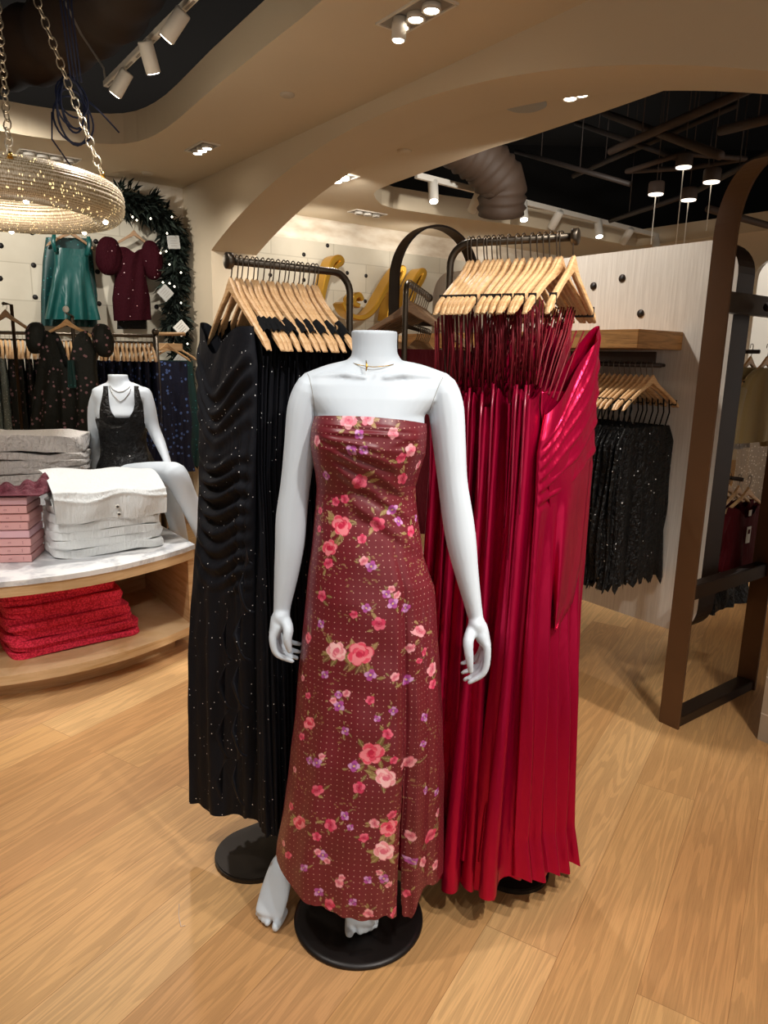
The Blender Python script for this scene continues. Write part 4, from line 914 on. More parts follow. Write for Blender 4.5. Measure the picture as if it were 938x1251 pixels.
# pointed drape
m = MB(); LL = []
LT = [(470, 664), (500, 662), (540, 668), (585, 672), (640, 674), (700, 676), (771, 678)]; RT = [(455, 729), (500, 727), (560, 722), (640, 714), (700, 708), (771, 679.5)]
for i in range(100):
    y = 478+293*i/99; xl = np.interp(y, *zip(*LT))-1.5; xr = np.interp(y, *zip(*RT)) if y < 690 else np.interp(y, [690, 735, 771], [708.5, 700, 680]); row = []
    for j in range(30):
        u = j/29; x = xl+(xr-xl)*u; D_ = np.interp(x, [640, 664, 729], [1.585, 1.66, 1.895])-.036*math.sin(PI*u)+.030-.048*sm_(y, 500, 585)-.009*math.sin(u*9+y/40.)*sm_(y, 560, 620); row.append(at(x, y, D_))
    LL.append(row)
m.rings(LL, cap=False, loop=False); o = m.build('side_drape', 'red_satin', rg); s_ = o.modifiers.new('s', 'SOLIDIFY'); s_.thickness = .0015
L = []
for k_ in range(6):
    L.append([at(668+k_*9, 402+k_*.5, 1.69+.035*k_), at(662+k_*8, 430, 1.66+.036*k_), at(655+k_*5, 470+4*k_, 1.60+.012*k_)])
tubes('strap', 'red_strap', rg, L[:3], .0022); tubes('strap', 'red_strap', rg, L[3:], .0022)
# ================================================================== GONDOLA WITH BRONZE ARCH FRAMES
FC = np.array([1.43, 2.85, 0]); HW = .31
t = thing('display_fixture', 'bronze arch-ended display fixture with a white grained centre panel', 'display fixture', FC)
def arch(m, o_, zt=2.19, bw=.085, th=.012):
    Rr_ = HW; P = [(-HW, 0)]+[(-Rr_*math.cos(a_), zt-Rr_+Rr_*math.sin(a_)) for a_ in np.linspace(0, PI, 41)]+[(HW, 0)]
    L = []
    for i, (x, z) in enumerate(P):
        a_ = P[max(0, i-1)]; b_ = P[min(len(P)-1, i+1)]; dx, dz = b_[0]-a_[0], b_[1]-a_[1]; l = math.hypot(dx, dz); nx_, nz_ = -dz/l, dx/l
        if i in (0, len(P)-1): nx_, nz_ = (-1, 0) if i == 0 else (1, 0)
        else: nx_, nz_ = (x/abs(x) if z <= zt-Rr_+.001 else x/Rr_), (0 if z <= zt-Rr_+.001 else (z-zt+Rr_)/Rr_)
        c_ = o_+U*x+Z*z; n_ = U*nx_+Z*nz_
        L.append([c_-V*bw/2+n_*th/2, c_+V*bw/2+n_*th/2, c_+V*bw/2-n_*th/2, c_-V*bw/2-n_*th/2])
    m.rings(L, sm=False)
for o_, mt in ((FC, 'bronze'), (FC+V*1.92, 'bronze_dark')):
    m = MB(); arch(m, o_); m.build('arch_frame', mt, t)
    for z_, h_ in ((1.665, .072), (.565, .06), (.022, .044)):
        m = MB(); m.box(o_+Z*z_, (HW*2-.01, .07 if z_ < .1 else .05, h_), [U, V, Z], .003); m.build('cross_rail', 'bronze_dark', t)
m = MB(); pz0, pz1, ps0, ps1, rr_ = .30, 1.92, .07, 1.87, .13; poly = []
for cx_, cz_, a0 in ((ps0+rr_, pz0+rr_, PI), (ps1-rr_, pz0+rr_, 1.5*PI), (ps1-rr_, pz1-rr_, 0), (ps0+rr_, pz1-rr_, .5*PI)):
    for a_ in np.linspace(a0, a0+PI/2, 9): poly.append((cx_+rr_*math.cos(a_), cz_+rr_*math.sin(a_)))
m.extr(poly, FC-U*.065, V, Z, U*.13, 0, False); m.f = m.f; pn = m.build('centre_panel', ['bronze_dark', 'white_grain'], t)
for f_ in pn.data.polygons:
    if abs(Vector(f_.normal).dot(Vector(U))) > .9: f_.material_index = 1
for x, y in ((725, 349.5), (782.5, 383), (542, 369), (938, 375), (640, 372), (760, 340)):
    p = onpl(x, y, FC-U*.065, V)
    m = MB(); m.cyl(p-U*.003, p+U*.001, .017, .017, 16); m.cyl(p-U*.0045, p-U*.001, .010, .010, 12, 1); m.build('peg_hole', ['bronze_dark', 'black_rubber'], t)
sA = .27; sB = 1.72; T_ = .31
m = MB(); m.box(FC-U*(.065+T_/2)+V*(sA+sB)/2+Z*1.535, (T_, sB-sA, .072), [U, V, Z], .002); tag(m.build('shelf', 'oak_rail', origin=FC-U*.22+V*.9+Z*1.5), 'thick oak shelf fixed to the white grained panel', 'shelf')
rail0 = FC-U*.25+V*.24; zR = 1.435
m = MB(); m.tube([rail0+Z*zR, rail0+V*1.45+Z*zR], .0095, 10)
m.box(rail0+V*.75+Z*(zR+.028), (.006, 1.45, .05), [U, V, Z])
for f_ in (.1, 1.3): m.tube([rail0+V*f_+Z*zR, rail0+V*f_+U*.18+Z*zR], .007, 8)
m.build('hang_rail', 'bronze_dark', t)
railB = FC+U*.24+V*.10
for z_, ln in ((1.50, 1.4), (.955, 1.4)):
    m = MB(); m.tube([railB+Z*z_, railB+V*ln+Z*z_], .009, 10)
    for f_ in (.05, 1.3): m.tube([railB+V*f_+Z*z_, railB+V*f_-U*.18+Z*z_], .007, 8)
    m.build('hang_rail', 'bronze_dark', t)
m = MB(); m.box(FC+U*(.065+.15)+V*.95+Z*1.075, (.30, 1.4, .05), [U, V, Z], .002); tag(m.build('shelf', 'oak_rail', origin=FC+U*.22+V*.9+Z*1.05), 'small oak shelf seen between the bronze posts', 'shelf')
# black sequin dresses
rzG = math.atan2(-U[1], -U[0])
hs = thing('wooden_hanger', 'pale wooden hanger under the oak shelf, nearest the bronze post', 'hanger', local=True, group='wooden hangers under the oak shelf')
hanger_mesh(hs, w=.195, drop=.105, th=.011, hook=.06, band=True)
gp = [rail0+V*(.03+.026*i)+Z*zR for i in range(22)]; hs.location = tuple(gp[0]); hs.rotation_euler = (0, 0, rzG)
for i in range(1, 22): dup(hs, gp[i], rzG+R.uniform(-.05, .05), f'pale wooden hanger under the oak shelf, {ORD[i]} from the bronze post')
def sequin_dress(seed):
    t = thing('sequin_dress', 'x', 'dress', local=True, group='black sequin dresses under the oak shelf'); rs = random.Random(seed)
    lv = [(-.245, .0, .15, .010, .003), (-.31, 0, .19, .014, .006), (-.55, 0, .20, .018, .009), (-.72, 0, .21, .020, .011), (-.88+rs.uniform(-.03, .03), 0, .215, .022, .013)]
    cloth('dress_body', 'black_sequin', t, lv, seed=seed, n=80, rows=30, hemf=lambda c: .02*np.sin(c*23+seed)+.012*np.sin(c*41))
    for x0 in (-.13, .13): tubes('strap', 'fabric_black_strap', t, [[[x0, 0, -.13], [x0*1.05, .004, -.19], [x0*.9, 0, -.26]]], .003)
    return t
protos = [sequin_dress(s_) for s_ in (1, 2, 3)]
for i in range(22):
    lb = f'black sequin dress under the oak shelf, {ORD[i]} from the bronze post'; p = gp[i]
    if i < 3: o = protos[i]; o.location = tuple(p); o.rotation_euler = (0, 0, rzG); o['label'] = lb
    else: dup(protos[i % 3], p, rzG+R.uniform(-.06, .06), lb)
# other side of the fixture
rzB = math.atan2(U[1], U[0])
def garment(name, label, cat, mat, lv, loc, rz, group=None, seed=0, sleeves=None, top=None, extra=None, n=64, rows=24, straps=None):
    t = thing(name, label, cat, loc, rz, group, local=True)
    cloth('garment_body', mat, t, lv, seed=seed, n=n, rows=rows, top=top)
    if sleeves:
        for sx in (-1, 1):
            m = MB(); P = [np.array([sx*a_, b_, c_]) for a_, b_, c_, r_ in sleeves]; m.tube(P, [(r_, r_*.7) for *_, r_ in sleeves], 16, ref=(0, 1, 0)); m.build('sleeve', mat, t)
    if straps:
        for sx in (-1, 1): tubes('strap', mat, t, [[[sx*straps, 0, lv[0][0]+.12], [sx*straps*1.05, .004, lv[0][0]+.05], [sx*straps, 0, lv[0][0]-.01]]], .006)
    return t
for i in range(2):
    p = railB+U*.07+V*(.0+.07*i)+Z*1.52
    h = dup(hs, p, rzB, ['pale wooden hanger holding the tan sweater beside the bronze post', 'pale wooden hanger behind the tan sweater on the far rail'][i]); h['group'] = 'hangers on the far side of the fixture'
    garment('sweater', ['tan knit sweater hanging behind the bronze post', 'second tan knit sweater just behind the first on the far rail'][i], 'sweater', 'tan_knit', [(-.085, 0, .06, .02, 0), (-.12, 0, .14, .025, .002), (-.17, 0, .19, .028, .003), (-.3, 0, .205, .03, .004), (-.40, 0, .205, .028, .005)], p, rzB, 'tan sweaters', i, sleeves=[(.19, 0, -.17, .035), (.225, .0, -.3, .036), (.235, 0, -.44, .028)])
for i in range(3):
    p = railB+U*.05+V*(.14+.07*i)+Z*1.50
    garment('sequin_skirt', f'taupe sequin skirt behind the tan sweaters, {ORD[i]} one from them', 'skirt', 'taupe_sequin', [(-.12, 0, .19, .022, .003), (-.3, 0, .21, .03, .006), (-.43, 0, .22, .034, .01)], p, rzB, 'taupe sequin skirts', i+5)
for i in range(5):
    p = railB+U*.06+V*(.0+.045*i)+Z*.955
    h = dup(hs, p, rzB+R.uniform(-.1, .1), f'pale wooden hanger holding a burgundy velvet top, {ORD[i]} from the bronze post'); h['group'] = 'hangers with velvet tops'
    tt_ = garment('velvet_top', f'burgundy velvet top low behind the bronze frame, {ORD[i]} from the bronze post', 'top', 'velvet_burgundy', [(-.125, 0, .15, .014, .002), (-.17, 0, .17, .016, .003), (-.3, 0, .16, .018, .004), (-.40, 0, .18, .020, .008)], p, rzB, 'burgundy velvet tops', i+9, top=lambda c: -.115-.06*np.exp(-(c/.45)**2), sleeves=[(.16, 0, -.15, .022), (.20, 0, -.22, .026), (.205, 0, -.31, .02)])
    if i == 0:
        m = MB(); m.box((.0, -.026, -.25), (.034, .002, .075)); m.box((.0, -.0275, -.235), (.018, .001, .02), mi=1); m.build('price_tag', ['paper_white', 'velvet_burgundy'], tt_)
        m = MB(); m.box((-.005, -.024, -.15), (.022, .002, .026)); m.build('size_label', 'paper_white', tt_)
for i in range(4):
    p = railB+U*.04+V*(.04+.07*i)+Z*.955
    garment('black_skirt', f'black ruffled garment at the foot of the far rail, {ORD[i]} from the bronze post', 'skirt', 'black_sequin', [(-.41, 0, .19, .02, .004), (-.52, 0, .21, .026, .008), (-.60, 0, .215, .03, .014)], p, rzB, 'black garments below the velvet tops', i+20)
# another pale panel, brightly lit, with its rail
t = thing('display_board', 'bright white rounded display board at the right edge', 'display panel', at(960, 700, 4.3)*[1, 1, 0])
m = MB(); p = at(975, 400, 4.3); poly = []
x0, x1, z0_, z1_, r_ = -.27, .9, -.42, .60, .12
for cx_, cz_, a0 in ((x0+r_, z0_+r_, PI), (x1-r_, z0_+r_, 1.5*PI), (x1-r_, z1_-r_, 0), (x0+r_, z1_-r_, .5*PI)):
    for a_ in np.linspace(a0, a0+PI/2, 7): poly.append((cx_+r_*math.cos(a_), cz_+r_*math.sin(a_)))
m.extr(poly, p*[1, 1, 0]+Z*1.45, (1, 0, 0), Z, (0, .05, 0)); m.build('board', 'white_metal', t)
q_ = p*[1, 1, 0]
m = MB(); m.cyl(q_+[-.2, .06, 0], q_+[-.2, .06, 1.6], .015, .015, 10); m.cyl(q_+[.7, .06, 0], q_+[.7, .06, 1.6], .015, .015, 10); m.cyl(q_+[-.25, -.12, 1.36], q_+[.8, -.12, 1.36], .015, .015, 10); m.cyl(q_+[.6, -.12, 1.36], q_+[.6, .06, 1.36], .01, .01, 10); m.build('rail_frame', 'bronze_dark', t)
for i in range(4):
    p = q_+np.array([-.16+.06*i, -.12, 1.36]); h = dup(hs, p, PI/2+.3, f'pale wooden hanger at the right edge, {ORD[i]} from the left on its rail'); h['group'] = 'hangers at the right edge'
    garment('sequin_dress', f'taupe sequin dress at the right edge, {ORD[i]} from the left on its rail', 'dress', 'taupe_sequin', [(-.14, 0, .17, .02, .003), (-.4, 0, .2, .03, .008), (-.85, 0, .22, .04, .012)], p, PI/2+.3, 'taupe sequin dresses at the right edge', i+40)
# ================================================================== SMALL RACK BEHIND THE MANNEQUIN
c0 = at(496, 345, 2.42); c1 = at(524, 361, 3.0); z_ = c0[2]; c1[2] = z_; d = nrm(c1-c0)
t = thing('garment_rack', 'small steel rack behind the mannequin with a wide brown hanger', 'clothes rack', c0*[1, 1, 0])
m = MB(); m.tube([c1, c0+d*.04]+[c0+d*.04*(1-math.sin(a_))-Z*.04*(1-math.cos(a_)) for a_ in np.linspace(0, PI/2, 8)[1:]]+[c0*[1, 1, 0]+Z*z2 for z2 in (1.2, .6, .01)], .0095, 12); m.build('post_and_arm', 'steel', t)
m = MB(); m.tube([c1, c1+d*.015], .016, 12); m.build('end_cap', 'steel', t)
lo0 = c0*[1, 1, 0]+Z*1.545+d*.36; m = MB(); m.tube([lo0-d*.36, lo0, lo0+d*.3], .007, 8); m.build('lower_arm', 'steel', t)
m = MB(); m.lathe(c0*[1, 1, 0], [(.01, 0), (.16, 0), (.16, .012), (.01, .013)], 40); m.build('base_plate', 'base_metal', t)
rzm = math.atan2(d[1], d[0])-PI/2
hb = thing('wooden_hanger', 'wide brown wooden hanger just behind the mannequin neck', 'hanger', local=True, group='brown hangers on the small rack')
hanger_mesh(hb, w=.215, drop=.13, th=.030, hook=.075, wmat='hanger_wood_brown', hh=.036)
for i in range(9):
    p = c0+d*(.07+.055*i); lb = f'brown wooden hanger on the small rack behind the mannequin, {ORD[i]} from its post'
    if i == 0: hb.location = tuple(p); hb.rotation_euler = (0, 0, rzm+.12)
    else: dup(hb, p, rzm+.1*math.sin(i), lb)
    garment('dark_top', f'dark top on the small rack behind the mannequin, {ORD[i]} from its post', 'top', 'stripe_dark' if i % 2 else 'velvet_burgundy', [(-.21, 0, .19, .014, .002), (-.4, 0, .2, .018, .005), (-.85, 0, .21, .02, .008)], p, rzm, 'dark tops on the small rack', i+50, n=40, rows=12)
for i in range(8):
    p = lo0+d*(-.12+.05*i)+[.10, 0, -.0]; 
    m = MB()
    h = dup(hs, lo0+d*(-.12+.05*i), rzm, f'pale wooden hanger on the lower arm behind the mannequin, {ORD[i]} from the post'); h['group'] = 'pale hangers on the lower arm'
    garment('striped_top', f'{"pale" if i % 2 else "dark"} strappy top on the lower arm behind the mannequin, {ORD[i]} from the post', 'top', 'stripe_pale' if i % 2 else 'stripe_dark', [(-.17, 0, .165, .009, .001), (-.35, 0, .18, .010, .003), (-.6, 0, .18, .012, .004)], lo0+d*(-.12+.05*i), rzm, 'striped tops on the lower arm', i+70, n=36, rows=8)
# ================================================================== BACK WALL: SHELF AND GOLD SCRIPT
m = MB(); m.box(CN+U*2.1-V*.22+Z*1.66, (3.0, .44, .07), [U, V, Z], .004); tag(m.build('shelf', 'oak', origin=CN+U*2.1-V*.2+Z*1.63), 'long oak wall shelf carrying the gold letters', 'shelf')
def ribbon(name, label, strokes, r=.034, dep=.085):
    m = MB(); o0 = None
    for S_ in strokes:
        pts = [onpl(x, y, CN-V*.22, U) for x, y in S_]; Q = []
        for i in range(len(pts)-1):
            a0, a1, a2, a3 = pts[max(0, i-1)], pts[i], pts[i+1], pts[min(len(pts)-1, i+2)]
            for f_ in np.linspace(0, 1, 6)[:-1]: Q.append(.5*(2*a1+(a2-a0)*f_+(2*a0-5*a1+4*a2-a3)*f_**2+(3*a1-a0-3*a2+a3)*f_**3))
        Q.append(pts[-1]); o0 = Q[0] if o0 is None else o0
        L = []
        for i, q in enumerate(Q):
            tt_ = nrm(Q[min(i+1, len(Q)-1)]-Q[max(i-1, 0)]); nn_ = nrm(np.cross(tt_, V)); w_ = r*(.55+.45*math.sin(PI*min(1, max(0, (i+2)/(len(Q)+3)))))
            L.append([q+nn_*w_-V*dep, q+nn_*w_*.6-V*(dep+.012), q-nn_*w_*.6-V*(dep+.012), q-nn_*w_-V*dep, q-nn_*w_+V*dep, q+nn_*w_+V*dep])
        m.rings(L, sm=False)
    return tag(m.build(name, 'gold', origin=o0), label, 'letter', 'gold script letters on the wall shelf')
ribbon('gold_letter', 'gold script letter behind the left rack, tall loop on top', [[(403, 330), (408, 325), (413, 320), (409, 316), (402, 320), (396, 335), (391, 355), (388, 375), (386, 394)]])
ribbon('gold_letter', 'gold script letter with a low curl, left of the back bronze arch', [[(438, 367), (434, 361), (428, 364), (428, 371), (434, 374)], [(413, 370), (419, 381), (430, 388), (442, 387), (453, 377), (463, 360), (474, 342), (483, 330), (488, 329), (487, 336), (479, 353), (472, 372), (468, 392)]])
ribbon('gold_letter', 'gold script letter inside the back bronze arch', [[(485, 392), (491, 366), (500, 346), (508, 333), (513, 333), (511, 341), (502, 358), (493, 380), (490, 393)]])
# ================================================================== BACK WALL GARMENTS
def wD(x, y, off): return onpl(x, y, CN-V*off, U)[1]
def wall_dress(name, label, mat, Ls, Rs, off, thick, disp, parts=None, topf=None, n=60, rows=80, group=None):
    L_ = [(y, x, wD(x, y, off)) for y, x in Ls]; R_ = [(y, x, wD(x, y, off)) for y, x in Rs]
    p = onpl(Ls[0][1], Ls[0][0], CN-V*off, U); t = thing(name, label, 'dress', p, group=group)
    edge_dress('dress_body', t, mat, L_, R_, thick, disp, n=n, rows=rows, topf=topf, back=.02); return t
def wall_hanger(x, y, off, label, w=.2, mat='hanger_wood_brown', parent_scale=1):
    p = onpl(x, y, CN-V*off, U); h = thing('wooden_hanger', label, 'hanger', p, math.atan2(U[1], U[0]), 'hangers on the back wall', local=True); hanger_mesh(h, w=w, drop=.12, th=.02, hook=.08, wmat=mat, hh=.045); return h
skf = lambda u, t: .03*sm_(t, .3, 1)*math.sin(u*21+t)+.008*math.sin(u*9+t*4)
td = wall_dress('teal_dress', 'teal satin sleeveless mini dress hung on the back wall', 'teal_satin', [(303, 66), (325, 66), (350, 62), (375, 57), (390, 54)], [(306, 108), (325, 108), (350, 113), (375, 119), (391, 123)], .14, .06, skf)
for P_ in ([(68, 308), (65, 296), (66, 285)], [(106, 312), (109, 300), (108, 289)]):
    m = MB(); m.tube([onpl(x, y, CN-V*.2, U) for x, y in P_], [(.018, .012), (.02, .012), (.016, .012)], 10); m.build('shoulder_strap', 'teal_satin', td)
wall_dress('floral_dress', 'dark teal patterned dress half hidden behind the teal satin one', 'teal_dark', [(290, 56), (320, 52), (360, 50), (398, 50)], [(292, 112), (320, 114), (360, 119), (400, 119)], .04, .04, skf)
wall_hanger(85, 272, .12, 'brown wooden hanger carrying the teal satin dress')
bd = wall_dress('sequin_dress', 'burgundy sequin mini dress with puff sleeves on the back wall', 'burgundy_sequin', [(302, 142), (320, 138), (340, 140), (365, 137), (392, 139)], [(304, 176), (320, 177), (340, 178), (365, 183), (391, 184)], .12, .09, lambda u, t: .008*math.sin(u*15+t*5), topf=lambda u: -.05*math.exp(-((u-.55)/.2)**2))
for cx_, cy_, rx, rz_ in ((134, 313, 13, 20), (184, 318, 11, 21)):
    m = MB(); p = onpl(cx_, cy_, CN-V*.17, U); k_ = .0083; L_ = []
    for i in range(17):
        f_ = i/16*PI; row = []
        for j in range(24):
            a_ = 2*PI*j/24; q = 1+.05*math.sin(j*3.1+i*.7)+.10*math.sin(a_*7+i*.5)*math.sin(f_); row.append(p+U*(rx*k_*math.sin(f_)**.8*math.cos(a_)*q+(-1 if cx_ < 160 else 1)*.02*i/16)+V*(.07*math.sin(f_)*math.sin(a_)*q)+Z*(rz_*k_*math.cos(f_)))
        L_.append(row)
    m.rings(L_); m.build('puff_sleeve', 'burgundy_sequin', bd)
wall_dress('black_slip', 'black hem showing below the burgundy sequin dress', 'black_sequin', [(385, 143), (402, 143)], [(385, 179), (402, 179)], .07, .03, lambda u, t: 0, n=30, rows=12)
wall_hanger(163, 274, .10, 'brown wooden hanger carrying the burgundy sequin dress', w=.19)
# rail rack in front of the back wall
DR = 5.55; ra0 = at(-60, 404, DR); ra1 = at(190, 410.5, DR); zr_ = ra1[2]; ra0[2] = zr_
t = thing('garment_rack', 'long bronze rail rack in front of the back wall', 'clothes rack', ra1*[1, 1, 0])
m = MB(); m.tube([ra0, ra1], .014, 10); m.tube([ra0-Z*.05, ra1-Z*.05], .008, 8)
m.build('rail', 'steel', t)
for p in (ra1, ra0*.5+ra1*.5, ra0): m = MB(); m.tube([p*[1, 1, 0]+Z*.02, p+Z*.01], .022 if p is ra1 else .016, 12); m.build('post', 'steel', t); m = MB(); m.box(p*[1, 1, 0]+Z*.012, (.06, .5, .024), bev=.004); m.build('foot', 'base_metal', t)
m = MB(); m.sphere(ra1+Z*.03, .028, 12); m.build('finial', 'steel', t)
hk = thing('wooden_hanger', 'x', 'hanger', local=True, group='pale hangers on the long rail rack')
hanger_mesh(hk, w=.2, drop=.11, th=.016, hook=.07, hh=.034)
L_ = float(np.linalg.norm(ra1-ra0)); N_ = 46; i_ = 0; first = True
for i in range(N_):
    p = ra1-np.array([1, 0, 0])*(.035+.033*i+(.0 if i < 13 else .02)); lb = f'pale wooden hanger on the long rail rack, {i+1 if i > 25 else ORD[i]}{"th" if i > 25 else ""} from its right post'
    if first: hk.location = tuple(p); hk.rotation_euler = (0, 0, PI/2+.5); hk['label'] = lb; first = False
    else: dup(hk, p, PI/2+.5+R.uniform(-.06, .06), lb)
    if i % 2 == 0:
        mat = 'navy_floral' if i < 14 else ('dark_floral' if i < 34 else 'silver_sequin'); kd = {'navy_floral': 'navy floral', 'dark_floral': 'dark floral', 'silver_sequin': 'silver grey'}[mat]
        garment('hanging_dress', f'{kd} dress on the long rail rack, {ORD[i//2]} garment from its right post', 'dress', mat, [(-.19, 0, .17, .022, .003), (-.4, 0, .18, .026, .006), (-1.05, 0, .20, .034, .012)], p, PI/2+.5, f'{kd} dresses on the long rail rack', i+90, n=44, rows=12)
for x, mat, lb in ((203, 'navy_floral', 'navy blue floral dress hanging right of the rack post'), (212, 'teal_dark', 'dark green garment beside the navy floral dress')):
    p = at(x, 412, 5.9 if x == 203 else 6.15); garment('hanging_dress', lb, 'dress', mat, [(-.19, 0, .16, .03, .003), (-.5, 0, .17, .04, .01), (-1.1, 0, .18, .05, .015)], p, 0.6, None, int(x), n=60, rows=20)
    h = dup(hk, p, .6, 'pale wooden hanger of the garment: '+lb[:40].strip()); h['label'] = 'pale wooden hanger right of the rack post, '+('front one' if x == 203 else 'rear one')
m = MB(); m.tube([at(x, 408, 5.9) for x in (192, 226)], .014, 8); m.box(at(204, 424, 6.05), (.25, .03, .06)); tag(m.build('side_arm', 'oak', origin=at(192, 408, 5.9)), 'short oak side arm between the rack post and garland', 'rail')
# faced-out floral dress
DF = 4.75; p = at(81, 380, DF); t = thing('face_out_stand', 'slim bronze stand holding the dark floral dress up front', 'clothes stand', at(83, 640, DF)*[1, 1, 0]+[0, .06, 0])
q = at(83, 385, DF)+[0, .06, 0]; m = MB(); m.tube([q*[1, 1, 0], q-Z*.03, q+Z*.0], .012, 10); m.tube([q-Z*.0, q-[0, .08, -.01]], .006, 8); m.build('post', 'steel', t)
m = MB(); m.lathe(q*[1, 1, 0], [(.01, 0), (.15, 0), (.15, .012), (.01, .014)], 32); m.build('base_plate', 'base_metal', t)
m = MB(); m.sphere(q+[0, -.085, .035], (.022, .008, .022), 14); m.build('white_disc', 'paper_white', t)
hf = thing('wooden_hanger', 'pale wooden hanger on the bronze stand holding the dark floral dress', 'hanger', q-[0, .085, 0], 0, local=True); hanger_mesh(hf, w=.215, drop=.11, th=.02, hook=.05, hh=.036)
ff = thing('floral_dress', 'black puff-sleeve dress dotted with pink flowers, faced out on the stand', 'dress', q-[0, .1, 0])
edge_dress('dress_body', ff, 'dark_floral', [(404, 57, DF-.02), (430, 50, DF-.02), (450, 47, DF-.02), (480, 42, DF-.02), (540, 36, DF-.02)], [(404, 107, DF-.02), (430, 118, DF-.02), (450, 118, DF-.02), (480, 122, DF-.02), (540, 128, DF-.02)], .07, lambda u, t: .02*sm_(t, .2, 1)*math.sin(u*26+t)+.006*math.sin(u*11+t*7), n=80, rows=90, back=.03, topf=lambda u: -.24*math.exp(-((u-.53)/.20)**2))
for cx_, cy_, rx, rz_, s_ in ((46, 413, 11, 18, -1), (124, 416, 11, 19, 1)):
    m = MB(); pc = at(cx_, cy_, DF-.03); k_ = .0056; LL = []
    for i in range(15):
        f_ = i/14*PI; LL.append([pc+np.array([(rx*k_*math.sin(f_)**.7*math.cos(a_)*(1+.14*math.sin(a_*7+i*.6))+s_*.02*i/14), .06*math.sin(f_)*math.sin(a_), rz_*k_*math.cos(f_)]) for a_ in np.linspace(0, 2*PI, 25)[:-1]])
    m.rings(LL); m.build('puff_sleeve', 'dark_floral', ff)
m = MB(); LL = []
for i in range(16): t_ = i/15; LL.append([at(86+8*(u-.5)+4*t_*(1 if u > .5 else .2), 440+34*t_, DF-.115-.01*math.sin(u*12)) for u in np.linspace(0, 1, 8)])
m.rings(LL, cap=False, loop=False); m.build('neck_tie', 'teal_dark', ff)
hg = thing('wooden_hanger', 'brown wooden hanger hanging at the left edge', 'hanger', at(6, 374, DF), 0, local=True); hanger_mesh(hg, w=.2, drop=.13, th=.02, hook=.05, wmat='hanger_wood_brown', hh=.04)
m = MB(); q = at(6, 371, DF); m.tube([q*[1, 1, 0]+[0, .08, 0], q+[0, .08, 0], q-[0, .02, 0]], .011, 10); tag(m.build('face_out_stand', 'steel', origin=q*[1, 1, 0]), 'slim bronze stand at the left edge holding an empty brown hanger', 'clothes stand')
# ================================================================== GARLAND
gpts = [(146, 246), (160, 243), (178, 250), (196, 262), (210, 280), (217, 305), (216, 330), (213, 360), (217, 390), (219, 420), (222, 450), (222, 480), (224, 510), (229, 540), (232, 566)]
GP = np.array([onpl(x, y, CN-V*.16, U) for x, y in gpts]); gt = np.linspace(0, len(GP)-1, 200)
GQ = np.array([[np.interp(q, range(len(GP)), GP[:, k_]) for k_ in range(3)] for q in gt])
t = thing('garland', 'dark evergreen garland with fairy lights arching over the back wall dresses', 'garland', GQ[0])
m = MB(); m.tube([q-U*.06*sm_(i_, 120, 199) for i_, q in enumerate(GQ)][::8], .04, 8); m.build('stem', 'pine_green', t)
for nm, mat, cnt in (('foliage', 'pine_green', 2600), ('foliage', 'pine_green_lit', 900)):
    m = MB()
    for q in range(cnt):
        i = R.randrange(3, 197); c_ = GQ[i]; tt_ = nrm(GQ[i+2]-GQ[i-2]); a_ = R.uniform(0, 2*PI); b1 = V; b2 = nrm(np.cross(tt_, V)); wd_ = .8+.35*math.sin(i*.23)+.2*math.sin(i*.61)
        o_ = b2*math.cos(a_)*.10*wd_*R.uniform(.1, 1)+b1*math.sin(a_)*.08*R.uniform(.1, 1); dr_ = nrm(o_/.1+tt_*R.uniform(-.4, 1.0)+np.array([R.uniform(-.4, .4) for _ in range(3)])+[0, 0, -.35])
        l = R.uniform(.07, .15); w_ = nrm(np.cross(dr_, [R.uniform(-1, 1) for _ in range(3)]))*R.uniform(.009, .018); p = c_+o_
        if (p-CN).dot(V) > -.03: p = p-V*((p-CN).dot(V)+.03)
        e_ = p+dr_*l
        if (e_-CN).dot(V) > -.01: e_ = e_-V*((e_-CN).dot(V)+.01)
        lim = lambda q_: np.minimum(q_-U*max(0, (q_-CN).dot(U)+.02), [99, 99, 2.96])
        p, e_ = lim(p), lim(e_)
        if np.linalg.norm(e_-p) < .03: continue
        mp_ = (p+e_)/2; m.add([p, mp_-w_+Z*.004-U*.01, e_, mp_+w_-U*.01, mp_+np.cross(dr_, w_)*.5-U*.01], [(0, 1, 4), (1, 2, 4), (2, 3, 4), (3, 0, 4)], 0, False)
    o = m.build(nm, mat, t, fix=False); o['kind'] = 'stuff'
for x, y in [(162, 265), (167, 269), (184, 267), (204, 285), (203, 307), (196, 309), (207, 323), (207, 346), (213, 350), (221, 370), (199, 345), (216, 425), (229, 448), (221, 333), (226, 534), (229, 420), (236, 557), (210, 265)]:
    m = MB(); m.sphere(onpl(x, y, CN-V*.30, U), .007, 8); m.build('fairy_light', 'tiny_glow', t)
for x, y, mat, a_, lb in ((202, 358, 'paper_grey', .8, 'grey diamond paper card in the garland, uppermost of the diamonds'), (221.5, 401, 'paper_white', .75, 'white diamond paper card with fine print in the garland'), (219.5, 442, 'paper_grey', .9, 'grey diamond paper card low in the garland by the rack'), (212, 296, 'paper_grey', .1, 'pale upright card near the top bend of the garland'), (230, 512, 'paper_grey', .5, 'grey card at the bottom of the garland')):
    p = onpl(x, y, CN-V*.31, U); m = MB(); a1 = U*math.cos(a_)+Z*math.sin(a_); a2 = -U*math.sin(a_)+Z*math.cos(a_); m.box(p, (.115, .012, .115), [a1, V, a2], .003)
    for k_ in range(4): m.box(p-V*.007+a2*(.035-.022*k_), (.075-.012*(k_ % 2), .001, .004), [a1, V, a2], mi=1)
    tag(m.build('gift_card', [mat, 'grey_metal'], origin=p), lb, 'card', 'cards in the garland')
